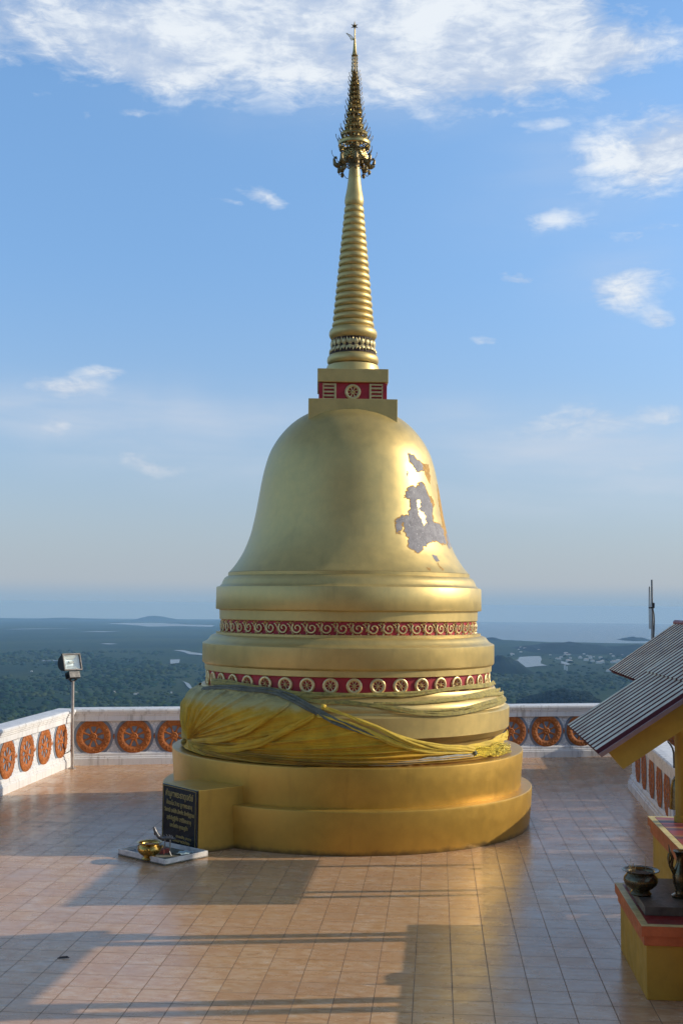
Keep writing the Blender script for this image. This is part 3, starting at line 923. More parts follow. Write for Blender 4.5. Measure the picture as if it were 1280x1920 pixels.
# small flame leaves on the lowest red strip
rs = [c for c in stupa.children if c.name == 'red_strip'][0]
bm = bmesh.new()
for i in range(88):
    a = 2 * math.pi * i / 88; b_ = .052
    def pz(t, z, o): th = a + t / 2.12; r = 2.126 + o; return Vector((r * math.cos(th), r * math.sin(th), z))
    q = [pz(-.05, 1.07, 0), pz(-.045, 1.10, 0), pz(0, 1.155, .006), pz(.045, 1.10, 0), pz(.05, 1.07, 0)]
    A = [bm.verts.new(p) for p in q]; tp = bm.verts.new(pz(0, 1.10, .02))
    for j in range(5): bm.faces.new((A[j], A[(j + 1) % 5], tp))
bmk('leaf_row', bm, PETALW, rs)

# harmika (square box on the bell)
HX, HRZ = .022, .02
RZ = rotz(HRZ)


def hbox(name, c, half, mat, parent=None, bev=.008):
    v = RZ @ Vector(c)
    return box(name, (v.x + HX, v.y, c[2]), half, mat, parent or stupa, RZ, bev, world=False)


hbox('lower_slab', (0, 0, 5.68), (.622, .622, .18), GOLD)
hb = hbox('harmika_box', (0, 0, 5.99), (.445, .445, .135), RED)
hbox('upper_slab', (0, 0, 6.215), (.5, .5, .0955), GOLD)
bm = bmesh.new()
for x in (-.0875, .0875): box_bm(bm, (x, -.012, 0), (.0145, .014, .118), None, .003)
for z in (-.105, -.054, 0, .054, .105): box_bm(bm, (0, -.010, z), (.0728, .010, .0125), None, .002)
lad = bmk('ladder_panel', bm, PETALW, hb)
bm = bmesh.new(); wheel_bm(bm, .113, .03, 8, 40, .62, .16, .2, 8)
hw = bmk('wheel_ornament', bm, PETALW, hb, True, 40)
for f in range(4):
    a = HRZ + f * math.pi / 2; M = rotz(a)
    for x in (-.335, 0, .335):
        src = lad if x else hw
        o = src if (f == 0 and x <= 0) else dup(src, hb)
        v = M @ Vector((x, -.446, 0)); o.location = (v.x + HX, v.y, 5.985); o.rotation_euler = (0, 0, a)
bm = bmesh.new()
for sx in (-1, 1):
    for sy in (-1, 1):
        v = RZ @ Vector((sx * .452, sy * .452, 0)); box_bm(bm, (v.x + HX, v.y, 5.985), (.028, .028, .124), RZ, .004)
bmk('corner_post', bm, RED, hb)

# spire
SPX = .032
lathe('spire_foot', [(.40, 6.31), (.385, 6.40), (.372, 6.44)], GOLD, stupa, 64, cx=SPX, caps=False)


def torus_prof(rm, z, hr, hz, n=14, bulge=1.0):
    return [(rm + hr * math.cos(t) , z + hz * math.sin(t)) for t in [(-math.pi / 2) + math.pi * i / n for i in range(n + 1)]]


lathe('base_torus', torus_prof(.305, 6.525, .07, .085), GOLD, stupa, 80, cx=SPX, sharp=60)
lb = lathe('lotus_band', [(.345, 6.60), (.325, 6.64), (.308, 6.70), (.302, 6.76), (.305, 6.84)], DARKGROUND, stupa, 80, cx=SPX, caps=False)
bm = bmesh.new()


def petal(a, z0, z1, wd, r0, r1, n=7, o=.012):
    L = []
    for i in range(n):
        t = i / (n - 1)
        hwid = wd * (math.sin(math.pi * min(1, .18 + t * .82)) ** .8) * (1 - t ** 4) * .5
        z = z0 + (z1 - z0) * t; r = r0 + (r1 - r0) * t + o * math.sin(math.pi * t) + .004
        row = []
        for s in (-1, 0, 1):
            th = a + s * hwid / r; rr_ = r + (.010 if s == 0 else 0)
            row.append(bm.verts.new((SPX + rr_ * math.cos(th), rr_ * math.sin(th), z)))
        L.append(row)
    for i in range(n - 1):
        for s in range(2): bm.faces.new((L[i][s], L[i][s + 1], L[i + 1][s + 1], L[i + 1][s]))


for i in range(22):
    a = 2 * math.pi * i / 22
    petal(a, 6.712, 6.815, .066, .306, .303); petal(a + math.pi / 22, 6.735, 6.83, .034, .302, .303, 6, .006)
    petal(a, 6.706, 6.63, .066, .308, .328); petal(a + math.pi / 22, 6.69, 6.615, .034, .31, .336, 6, .006)
bmk('lotus_petals', bm, PETALW, lb, True, 60)
lathe('big_torus', torus_prof(.262, 6.915, .088, .095), GOLD, stupa, 80, cx=SPX, sharp=60)
prof = []
N = 18
for i in range(N):
    t = i / (N - 1)
    z = 7.047 + t * (8.767 - 7.047); r = .3075 + t * (.1465 - .3075); hz = .5 * (8.767 - 7.047) / (N - 1)
    for k in range(9):
        ph = -math.pi / 2 * .93 + math.pi * .93 * k / 8
        prof.append((r - .042 * (1 - .45 * t) + .042 * (1 - .45 * t) * math.cos(ph), z + hz * .97 * math.sin(ph)))
lathe('ringed_spire', [(.28, 6.985)] + prof + [(.10, 8.815)], GOLD, stupa, 64, cx=SPX, sharp=70)
lathe('plain_neck', spline([(.10, 8.81), (.116, 8.818), (.128, 8.835), (.139, 8.875), (.1405, 8.91), (.132, 8.97), (.116, 9.05), (.1, 9.16), (.088, 9.28), (.078, 9.40), (.068, 9.52), (.06, 9.7)], 3), GOLD, stupa, 48, cx=SPX, sharp=60)

# hti: tiered gilded parasol with flame leaves and hanging hooks
HTX = .028


def zp(py): return atY(661, py, SY).z


hti = lathe('tiered_parasol', [(.075, zp(318)), (.09, zp(296)), (.085, zp(285)), (.07, zp(262)), (.065, zp(240)), (.058, zp(215)), (.045, zp(180)), (.03, zp(150)), (.012, zp(140)), (.010, zp(104))], DARK_HTI, stupa, 24, cx=HTX)


def flame(bm, base, out, up, h, wd):
    """small flame-shaped leaf, curling outwards"""
    side = out.cross(up).normalized(); L = []
    for i in range(6):
        t = i / 5; c = base + up * (h * t) + out * (h * (.30 * math.sin(t * 2.6) - .05 + .25 * t * t))
        hwid = wd * (1 - t) ** .7 * (1 + .5 * math.sin(t * 6))
        L.append([bm.verts.new(c - side * hwid), bm.verts.new(c + out * wd * .3), bm.verts.new(c + side * hwid), bm.verts.new(c - out * wd * .3)])
    for i in range(5):
        for k in range(4): bm.faces.new((L[i][k], L[i][(k + 1) % 4], L[i + 1][(k + 1) % 4], L[i + 1][k]))


def tier(py, hpx, n, hh, lace=True):
    z = zp(py); r = hpx * .00787 * .92
    bm = bmesh.new()
    V, Fc = lathe_geo([(r, z - hh / 2), (r + .012, z - hh * .3), (r + .004, z), (r + .012, z + hh * .3), (r, z + hh / 2), (r - .012, z + hh * .4), (r - .012, z - hh * .4)], 40, True, HTX, 0)
    vs = [bm.verts.new(v) for v in V]
    for f in Fc: bm.faces.new([vs[i] for i in f])
    tr = bmk('tier_ring', bm, GOLD_HTI, hti, True, 40)
    bm = bmesh.new()
    for k in range(n):
        a = 2 * math.pi * (k + .3) / n; out = Vector((math.cos(a), math.sin(a), 0))
        big = k % 2 == 0
        flame(bm, Vector((HTX, 0, z + hh * .45)) + out * (r + .004), out, Vector((0, 0, 1)), (.115 if big else .065) * (.75 + r), .016 if big else .012)
    bmk('flame_leaves', bm, DARK_HTI, tr)
    bm = bmesh.new()                                     # openwork between the ring and the shaft
    for k in range(max(8, n)):
        a = 2 * math.pi * k / max(8, n); out = Vector((math.cos(a), math.sin(a), 0)); tg = Vector((-out.y, out.x, 0)); c = Vector((HTX, 0, z))
        tube_bm(bm, [c + out * .03, c + out * r * .6 + Vector((0, 0, .05)), c + out * r], .007, 5)
        pts = [c + out * (r - .01) + tg * (.035 * math.cos(q)) + Vector((0, 0, -.045 + .035 * math.sin(q))) for q in [j * .7 for j in range(9)]]
        if lace: tube_bm(bm, pts, .008, 5)
    bmk('openwork', bm, GOLD_HTI if lace else DARK_HTI, tr)


for (py, hp_, n, hh) in ((271, 31.5, 20, .085), (253.5, 25.5, 18, .07), (238.5, 18, 14, .065), (226, 15.5, 14, .06), (214, 14, 12, .055), (203, 13, 12, .06), (194, 11, 10, .05), (185, 10, 10, .055), (176, 9.5, 10, .05), (167, 8.5, 8, .05), (158, 8, 8, .05), (150, 6.5, 8, .045), (143, 5, 6, .045)):
    tier(py, hp_, n, hh, hp_ > 14)
bm = bmesh.new()                                         # hanging skirt: eight pierced panels ending in curled hooks
bh = bmesh.new()
for k in range(8):
    a = 2 * math.pi * (k + .12) / 8; out = Vector((math.cos(a), math.sin(a), 0)); tg = Vector((-out.y, out.x, 0)); c = Vector((HTX, 0, 0))
    z0, z1, z2 = zp(283), zp(305), zp(313)
    path = [c + out * .14 + Vector((0, 0, z0)), c + out * .17 + Vector((0, 0, z1 + .05)), c + out * .235 + Vector((0, 0, z2)), c + out * .285 + Vector((0, 0, z2 + .03)), c + out * .30 + Vector((0, 0, z2 + .11)), c + out * .275 + Vector((0, 0, z2 + .14)), c + out * .255 + Vector((0, 0, z2 + .10))]
    sp = []
    for i in range(len(path) - 1):
        for t in range(4): sp.append(path[i].lerp(path[i + 1], t / 4))
    tube_bm(bh, sp, [.014 + .022 * math.sin(math.pi * min(1, i / 17)) for i in range(len(sp))], 6)
    flame(bh, c + out * .29 + Vector((0, 0, z2 + .12)), out, Vector((0, 0, 1)), .12, .014)
    m = bmesh.ops.create_icosphere(bh, subdivisions=1, radius=.028)
    for v in m['verts']: v.co = Vector((v.co.x, v.co.y, v.co.z * 1.5)) + c + out * .225 + Vector((0, 0, z2 - .075))
    tube_bm(bh, [c + out * .225 + Vector((0, 0, z2 - .04)), c + out * .23 + Vector((0, 0, z2))], .006, 5)
    a2 = a + math.pi / 4; o2 = Vector((math.cos(a2), math.sin(a2), 0))
    q = [(c + (out * (1 - t) + o2 * t).normalized() * .225 + Vector((0, 0, z2 - .10 * math.sin(math.pi * t)))) for t in [j / 8 for j in range(9)]]
    tube_bm(bh, q, .005, 5)
    for j in range(5):
        for i in range(3):
            rr0 = .125 + j * .022; zz = z0 - j * .042; cc = c + out * rr0 + tg * ((i - 1) * .055) + Vector((0, 0, zz))
            tube_bm(bm, [cc + tg * (.024 * math.cos(q_)) + Vector((0, 0, .022 * math.sin(q_))) + out * .004 * math.sin(3 * q_) for q_ in [s * .9 for s in range(8)]], .0085, 5)
sk = bmk('hanging_skirt', bm, GOLD_HTI, hti, True, 60)
bmk('curled_hooks', bh, DARK_HTI, hti, True, 60)
bm = bmesh.new()                                         # pinnacle: open leaf cage, cone, rod and star
for k in range(6):
    a = 2 * math.pi * (k + .4) / 6; out = Vector((math.cos(a), math.sin(a), 0)); c = Vector((HTX - .006, 0, 0))
    tube_bm(bm, [c + out * .02 + Vector((0, 0, zp(140))), c + out * .04 + Vector((0, 0, zp(133))), c + out * .032 + Vector((0, 0, zp(118))), c + out * .034 + Vector((0, 0, zp(106))), c + out * .012 + Vector((0, 0, zp(103)))], [.006, .010, .008, .009, .005], 5)
    for py in (136, 128, 121, 114, 108): flame(bm, c + out * .036 + Vector((0, 0, zp(py))), out, Vector((0, 0, 1)), .05, .009)
bmk('leaf_cage', bm, GOLD_HTI, hti)
lathe('pinnacle', [(.012, zp(141)), (.012, zp(105)), (.04, zp(104)), (.034, zp(101)), (.026, zp(95)), (.017, zp(80)), (.010, zp(70)), (.009, zp(53))], GOLD_HTI, hti, 20, cx=HTX - .008)
bm = bmesh.new()
for k in range(6):
    a = R(90) + 2 * math.pi * k / 6; u = Vector((math.cos(a), .0, math.sin(a))); v = Vector((-u.z, 0, u.x)); c = Vector((HTX - .012, 0, zp(49)))
    L = .062 if k else .085
    A = [bm.verts.new(c + v * .018), bm.verts.new(c + u * L), bm.verts.new(c - v * .018)]
    for sg in (-1, 1):
        t_ = bm.verts.new(c + u * .02 + Vector((0, sg * .02, 0)))
        bm.faces.new((A[0], A[1], t_)); bm.faces.new((A[1], A[2], t_)); bm.faces.new((A[2], A[0], t_))
bmk('star_finial', bm, DARK_HTI, hti)
bm = bmesh.new()                                         # pierced pennant on the rod
fz = lambda x, y: Vector((HTX - .012 + (x - 660) * .00787, 0, zp(y)))
tube_bm(bm, [fz(660, 76), fz(655, 73), fz(650, 68), fz(644.5, 62), fz(648, 64), fz(653, 66), fz(657, 71), fz(660, 76)], .005, 5)
tube_bm(bm, [fz(650, 65), fz(652, 70), fz(655, 68), fz(657, 74), fz(655, 76), fz(652, 72)], .005, 5)
bmk('pennant', bm, GOLD_HTI, hti)

# ------------------------------------------------------------------ sign pedestal against the drum
pn = Vector((-1.682, 14.215, 0)); u_ = Vector((-.638, .77, 0)).normalized(); v_ = Vector((u_.y, -u_.x, 0))
MP = Matrix((u_, v_, Vector((0, 0, 1)))).transposed()
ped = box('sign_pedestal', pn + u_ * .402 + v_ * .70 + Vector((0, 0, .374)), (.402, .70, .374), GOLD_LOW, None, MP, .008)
tag(ped, 'ochre gold box pedestal with a black inscription slab, built against the stupa drum', 'pedestal')
sl_ = box('inscription_slab', pn + u_ * .399 - v_ * .013 + Vector((0, 0, .376)), (.396, .0115, .366), simple('black_granite', (.010, .012, .016), .18, 0, .3, 20, .05), ped, MP, .004)
TXT = simple('gold_lettering', (.46, .35, .12), .5, .3, .15, 30, .05)
bm = bmesh.new()
for (x0, x1, z0, z1) in ((.026, .772, .722, .728), (.026, .772, .028, .034), (.026, .032, .028, .728), (.766, .772, .028, .728)):
    box_bm(bm, pn + u_ * ((x0 + x1) / 2) - v_ * .0262 + Vector((0, 0, (z0 + z1) / 2)), ((x1 - x0) / 2, .0015, (z1 - z0) / 2), MP)
bmk('gold_border', bm, TXT, sl_, world=True)


def text(body, z, size, width, parent, x=.47):
    cu = bpy.data.curves.new('lettering', 'FONT'); cu.body = body; cu.size = size; cu.align_x = 'CENTER'; cu.extrude = .0012; cu.offset = .0012
    t = bpy.data.objects.new('lettering', cu); COL.objects.link(t)
    bpy.context.view_layer.update()
    me = bpy.data.meshes.new_from_object(t.evaluated_get(bpy.context.evaluated_depsgraph_get()))
    bpy.data.objects.remove(t); bpy.data.curves.remove(cu)
    xs = [v.co.x for v in me.vertices]
    if not xs: return
    k = width / (max(xs) - min(xs)); cx_ = (max(xs) + min(xs)) / 2
    me.materials.clear()
    for v in me.vertices:
        q = v.co.copy()
        v.co = pn + u_ * (x * .849 - (q.x - cx_) * k * .849) - v_ * (.0258 + q.z) + Vector((0, 0, z + q.y))
    me.flip_normals()
    fin('lettering', me, TXT, parent, world=True)


text('คำบูชาพระธาตุเจดีย์', .605, .105, .74, sl_)
text('ตั้งนะโม 3 จบ บูชาพระธาตุ', .505, .072, .70, sl_)
text('วันทามิ เจติยัง สัพพัง สัพพัฏฐาเน', .415, .068, .80, sl_)
text('สุปะติฏฐิตัง สารีริกะธาตุ', .325, .068, .66, sl_)
text('มหาโพธิง พุทธะรูปัง', .24, .066, .48, sl_)
text('สะกะลัง สะทา', .13, .045, .40, sl_, .34)
text('นะมามิหัง', .075, .045, .46, sl_, .40)

# ------------------------------------------------------------------ cloth wound round the lowest moulding
ENV = [(2.335, 1.028), (2.315, 1.05), (2.27, 1.12), (2.265, 1.22), (2.285, 1.34), (2.288, 1.60), (2.25, 1.665), (2.225, 1.72), (2.17, 1.79), (2.12, 1.83), (2.085, 1.87), (2.05, 1.93), (2.02, 1.98)]


def on_env(px, py):
    d = ray(px, py); t = (1.032 - EYE) / d.z
    if d.z < 0:
        x, y = d.x * t - SX, d.y * t - SY
        if y < 0 and math.hypot(x, y) > 2.33 and d.y * t < SY: return math.atan2(y, x), 1.034      # lies on the drum top
    return hit_lathe(px, py, ENV, 1.028, 1.98)


def smooth_path(P, n):
    Q = [Vector((p[0], p[1], 0)) for p in P]; out = []
    for i in range(len(Q) - 1):
        p0, p1, p2, p3 = Q[max(i - 1, 0)], Q[i], Q[i + 1], Q[min(i + 2, len(Q) - 1)]
        for k in range(n):
            t = k / n
            v = .5 * ((2 * p1) + (p2 - p0) * t + (2 * p0 - 5 * p1 + 4 * p2 - p3) * t * t + (-p0 + 3 * p1 - 3 * p2 + p3) * t ** 3)
            out.append((v.x, v.y))
    out.append((Q[-1].x, Q[-1].y)); return out


K = on_env(358, 1386)
up_ = [on_env(*p) for p in ((392, 1288), (430, 1286), (480, 1291), (530, 1299), (575, 1323), (620, 1347), (700, 1376), (760, 1393), (820, 1402), (880, 1409), (950, 1405))]
lo_ = [on_env(*p) for p in ((950, 1409), (880, 1421), (800, 1431), (720, 1438), (640, 1441), (560, 1439), (480, 1431), (400, 1419))]
bnd = smooth_path([(R(-235), 1.85), (R(-205), 1.86)] + up_, 14) + smooth_path(lo_ + [(R(-178), 1.06), (R(-205), 1.05), (R(-235), 1.05)], 14)
# even out the boundary
dense = [Vector((p[0] * 2.27, p[1], 0)) for p in bnd] + [Vector((bnd[0][0] * 2.27, bnd[0][1], 0))]
cum = [0]
for i in range(1, len(dense)): cum.append(cum[-1] + (dense[i] - dense[i - 1]).length)
NB, NR = 620, 40
bp = []; j = 0
for i in range(NB):
    d_ = cum[-1] * i / NB
    while cum[j + 1] < d_: j += 1
    bp.append(dense[j].lerp(dense[j + 1], (d_ - cum[j]) / max(1e-9, cum[j + 1] - cum[j])))
k0 = Vector((K[0] * 2.27, K[1], 0))
V, Fc = [], []
for i, b in enumerate(bp):
    L = (b - k0).length
    s_ = cum[-1] * i / NB
    w_ = mnoise.noise(Vector((s_ * 1.7, 1.1, 0))) * 1.6 + mnoise.noise(Vector((s_ * 4.3, 7.7, 0))) * .8
    for r in range(NR + 1):
        t = (r / NR) ** 1.15
        q = k0.lerp(b, t)
        th = q.x / 2.27; z = q.y
        z -= .045 * math.sin(math.pi * t) * min(1, L / 2.0) * (1 if b.x > k0.x else 0)
        z = max(z, 1.034)
        f1 = 1 - abs(math.sin(s_ * 7.2 + w_ * 1.4 + t * .8 * mnoise.noise(Vector((s_ * .9, 3, t)))))
        f2 = 1 - abs(math.sin(s_ * 23 + w_ * 2.2 + t * 1.3))
        amp = min(1, t * L * 4.5) * (.9 - .45 * t) * (.45 + .55 * (.5 + mnoise.noise(Vector((s_ * .8, 9, t * 1.5)))))
        taper = min(1, (1 - t) * 9) * .75 + .25
        dsp = .014 + amp * taper * (.105 * f1 ** 2.6 + .034 * f2 ** 2.4) + .010 * mnoise.noise(Vector((q.x * 3, q.y * 3, 0)))
        dsp += .03 * math.exp(-(t * L * 9) ** 2)
        rad = r_of(z, ENV) + max(.008, dsp)
        V.append((SX + rad * math.cos(th), SY + rad * math.sin(th), z))
for i in range(NB):
    i2 = (i + 1) % NB
    for r in range(NR): Fc.append((i * (NR + 1) + r, i2 * (NR + 1) + r, i2 * (NR + 1) + r + 1, i * (NR + 1) + r + 1))
bm = bmesh.new(); vs = [bm.verts.new(v) for v in V]
for f in Fc: bm.faces.new([vs[i] for i in f])
bmesh.ops.remove_doubles(bm, verts=bm.verts[:], dist=1e-4)
wrap = bmk('cloth_wrap', bm, CLOTH, None, True)
tag(wrap, 'large faded yellow cloth with fanned folds draped around the lowest round moulding of the stupa', 'cloth')


def sash(pts, wid, mat, label, strands=6, off=.02, seed=0, twist=2.0, thick=.42):
    P = smooth_path([on_env(*p) if abs(p[0]) > 20 else p for p in pts], 16); n = len(P)
    bm = bmesh.new()
    for k in range(strands):
        L, rad, nr = [], [], []
        for i, (th, z) in enumerate(P):
            t = i / (n - 1)
            wv = wid[min(int(t * (len(wid) - 1)), len(wid) - 2)]; wv2 = wid[min(int(t * (len(wid) - 1)) + 1, len(wid) - 1)]
            fr = t * (len(wid) - 1) - int(min(t * (len(wid) - 1), len(wid) - 2)); ww = wv + (wv2 - wv) * fr
            ph = 2 * math.pi * k / strands + twist * t * 2 * math.pi / 3 + 1.7 * mnoise.noise(Vector((t * 5, k * 3.3, seed)))
            dz = ww * .5 * math.cos(ph) ; dr = off + ww * (.16 * (1 + math.sin(ph)) + .16 * mnoise.noise(Vector((t * 6, k * 2.1, seed + 9))))
            z_ = z + dz + .012 * mnoise.noise(Vector((t * 9, k * 1.7, seed + 4)))
            r_ = r_of(min(z_, 1.97), ENV) + dr
            L.append((SX + r_ * math.cos(th), SY + r_ * math.sin(th), max(z_, 1.04))); rad.append(ww * (1.35 / strands) * (1 + .35 * mnoise.noise(Vector((t * 7, k, seed)))) + .002)
            nr.append((math.cos(th), math.sin(th), .25))
        tube_bm(bm, L, rad, 7, thick, nr)
    o = bmk('cloth_sash', bm, mat, None, True, 60)
    return tag(o, label, 'sash', 'twisted cloth sashes around the stupa')


sash([(R(-1), 0)] and [(384, 1290), (430, 1288), (475, 1292), (520, 1297), (555, 1310), (600, 1336), (650, 1360), (720, 1384), (800, 1403), (872, 1412)], [.025, .045, .055, .075, .06, .04, .03], CLOTH_DARK, 'grey mouldy twisted sash along the upper edge of the large yellow cloth', 9, .03, 1)
sash([(400, 1277), (440, 1283), (500, 1293), (560, 1301), (640, 1304), (720, 1303), (800, 1297), (870, 1288), (918, 1282), (924, 1280)], [.05, .055, .04, .035, .035, .03, .04], CLOTH_OLD, 'thin olive sash running just beneath the row of wheels', 4, .01, 2)
sash([(545, 1305), (600, 1315), (660, 1318), (720, 1326), (790, 1336), (850, 1334), (905, 1322), (943, 1307)], [.02, .03, .035, .05, .065, .075, .06], CLOTH_OLD, 'frayed olive sash sagging across the right half of the moulding', 11, .006, 3, 1.0, .2)
sash([(700, 1318), (760, 1318), (840, 1312), (905, 1301), (936, 1294)], [.015, .02, .035, .05, .05], CLOTH_OLD, 'narrow faded sash rising to the right above the frayed sagging one', 4, .012, 4, 1.0, .3)
sash([(604, 1323), (622, 1330), (660, 1345), (700, 1361), (745, 1383), (800, 1397), (850, 1402), (884, 1404)], [.035, .025, .03, .045, .055, .05, .04], CLOTH_NEW, 'bright yellow cord running down from the small knot to the tinsel bunch', 5, .045, 5, 2.5)
sash([(596, 1340), (640, 1352), (690, 1372), (740, 1393), (800, 1408), (884, 1408)], [.03, .04, .05, .05, .04, .03], CLOTH_NEW, 'broad yellow fold below the bright yellow cord', 5, .035, 8, 1.2)
sash([(690, 1434), (740, 1432), (800, 1424), (850, 1418), (884, 1413)], [.012, .02, .028, .03, .02], CLOTH_PALE, 'pale grey sash end lying along the lower edge of the cloth at right', 4, .03, 6, 1.0, .4)
sash([(860, 1402), (900, 1398), (930, 1388), (944, 1380), (946, 1376)], [.03, .06, .08, .085, .08], CLOTH_NEW, 'wide yellow sash band rising around the right side above the tinsel bunch', 5, .012, 7, .8, .3)
sash([(R(-176), 1.80), (352, 1330), (352, 1365), (360, 1392)], [.03, .03, .035, .04], CLOTH_OLD, 'short twisted sash hanging at the left edge of the cloth', 4, .03, 9) if False else None
for nm_, pth, wd, mt in (('lower rolled fold rising across the front of the large yellow cloth', [(372, 1396), (430, 1404), (490, 1393), (545, 1366), (590, 1341)], [.03, .05, .06, .05, .03], CLOTH),
                         ('upper rolled fold rising across the front of the large yellow cloth', [(368, 1388), (420, 1386), (470, 1368), (515, 1339), (545, 1318)], [.03, .045, .055, .045, .025], CLOTH)):
    o = sash(pth, wd, mt, nm_, 4, .055, len(nm_), .6, .35)
    o.name = 'rolled_fold'; o.parent = wrap
    for k_ in ('label', 'category', 'group'): del o[k_]
# knots and the bunch of tinsel
bm = bmesh.new()
rr = random.Random(2)
for k in range(60):
    a = on_env(884 + rr.uniform(-3, 6), 1411 + rr.uniform(-6, 6)); b = on_env(950 + rr.uniform(-14, 3), 1404 + rr.uniform(-10, 9))
    L, nr = [], []
    for i in range(12):
        t = i / 11; th = a[0] + (b[0] - a[0]) * t; z = max(1.05, a[1] + (b[1] - a[1]) * t + .02 * math.sin(9 * t + k) + .045 * math.sin(math.pi * t) * rr.uniform(-.6, .9))
        r_ = r_of(z, ENV) + .03 + .05 * rr.random() * math.sin(math.pi * t) ** .5
        L.append((SX + r_ * math.cos(th), SY + r_ * math.sin(th), z)); nr.append((math.cos(th), math.sin(th), .1))
    tube_bm(bm, L, .0085, 4, .6, nr)
tag(bmk('tinsel_bunch', bm, TINSEL, None, True, 40), 'bunch of shiny gold tinsel tied at the right end of the yellow cloth', 'tinsel')


def knot(px, py, size, mat, label, off=.05):
    th, z = on_env(px, py); r_ = r_of(z, ENV) + off
    bm = bmesh.new(); rr = random.Random(int(px)); c = Vector((SX + r_ * math.cos(th), SY + r_ * math.sin(th), z))
    for k in range(7):
        ax = Vector((rr.uniform(-1, 1), rr.uniform(-1, 1), rr.uniform(-1, 1))).normalized(); o1 = ax.orthogonal().normalized(); o2 = ax.cross(o1)
        tube_bm(bm, [c + (o1 * math.cos(q) + o2 * math.sin(q)) * size * rr.uniform(.8, 1.1) + ax * size * .2 * math.sin(2 * q) for q in [i * .6 for i in range(11)]], size * .32, 6)
    return tag(bmk('cloth_knot', bm, mat, None, True, 60), label, 'knot')


knot(352, 1390, .045, CLOTH_OLD, 'gathered cloth knot at the far left edge of the stupa moulding', .035)
knot(608, 1325, .028, CLOTH_NEW, 'small bright yellow knot at the top of the yellow cord', .045)
knot(884, 1411, .03, CLOTH_DARK, 'dark knot between the cloth and the tinsel bunch', .04)

# ------------------------------------------------------------------ parapets
A0 = Vector((-4.94, 21.69, 0)); A1 = Vector((6.5, 23.93, 0))
L1 = Vector((-4.94 - .095 * 16.1, 5.6, 0))
C0 = Vector((4.85, 19.56, 0)); C1 = Vector((4.85 - .123 * 9.0, 10.56, 0))
PLINTH = [(-.24, 0), (.07, 0), (.07, .118), (.056, .132), (.056, .150), (.038, .162), (.038, .198), (.018, .222), (.0, .232), (-.2, .232), (-.24, .14)]
COPING = [(-.2, .80), (.05, .80), (.06, .806), (.06, .895), (.072, .905), (.072, .928), (.09, .938), (.09, .966), (.112, .976), (.112, 1.008), (.095, 1.026), (.0, 1.034), (-.24, 1.034), (-.25, 1.0), (-.22, .93)]


def wheel_geo():
    Rr = .312
    bm = bmesh.new(); wheel_bm(bm, Rr, .055, 8, 56, .63, .22, .22, 12)
    # a raised inner ring and short studs of the relief
    V, Fc = lathe_geo([(.60 * Rr, 0), (.60 * Rr, .03), (.655 * Rr, .03), (.655 * Rr, 0)], 48, False, caps=False)
    vs = [bm.verts.new((v[0], -v[2], v[1])) for v in V]
    for f in Fc: bm.faces.new([vs[i] for i in f])
    rng = random.Random(4)
    for i in range(44):                                  # leaf carving on the rim
        a = 2 * math.pi * i / 44; r = Rr * (.83 + .07 * (-1) ** i)
        m = bmesh.ops.create_icosphere(bm, subdivisions=1, radius=Rr * .052)
        for v in m['verts']: v.co = Vector((v.co.x * 1.3, v.co.y * .8, v.co.z)) + Vector((r * math.cos(a), -.052, r * math.sin(a)))
    return bm


def disc_bm(r, y0, y1, seg=56):
    bm = bmesh.new()
    a = [bm.verts.new((r * math.cos(2 * math.pi * k / seg), y0, r * math.sin(2 * math.pi * k / seg))) for k in range(seg)]
    b = [bm.verts.new((v.co.x, y1, v.co.z)) for v in a]
    bm.faces.new(a); bm.faces.new(b[::-1])
    for k in range(seg): bm.faces.new((a[k], b[k], b[(k + 1) % seg], a[(k + 1) % seg]))
    return bm


WH = None


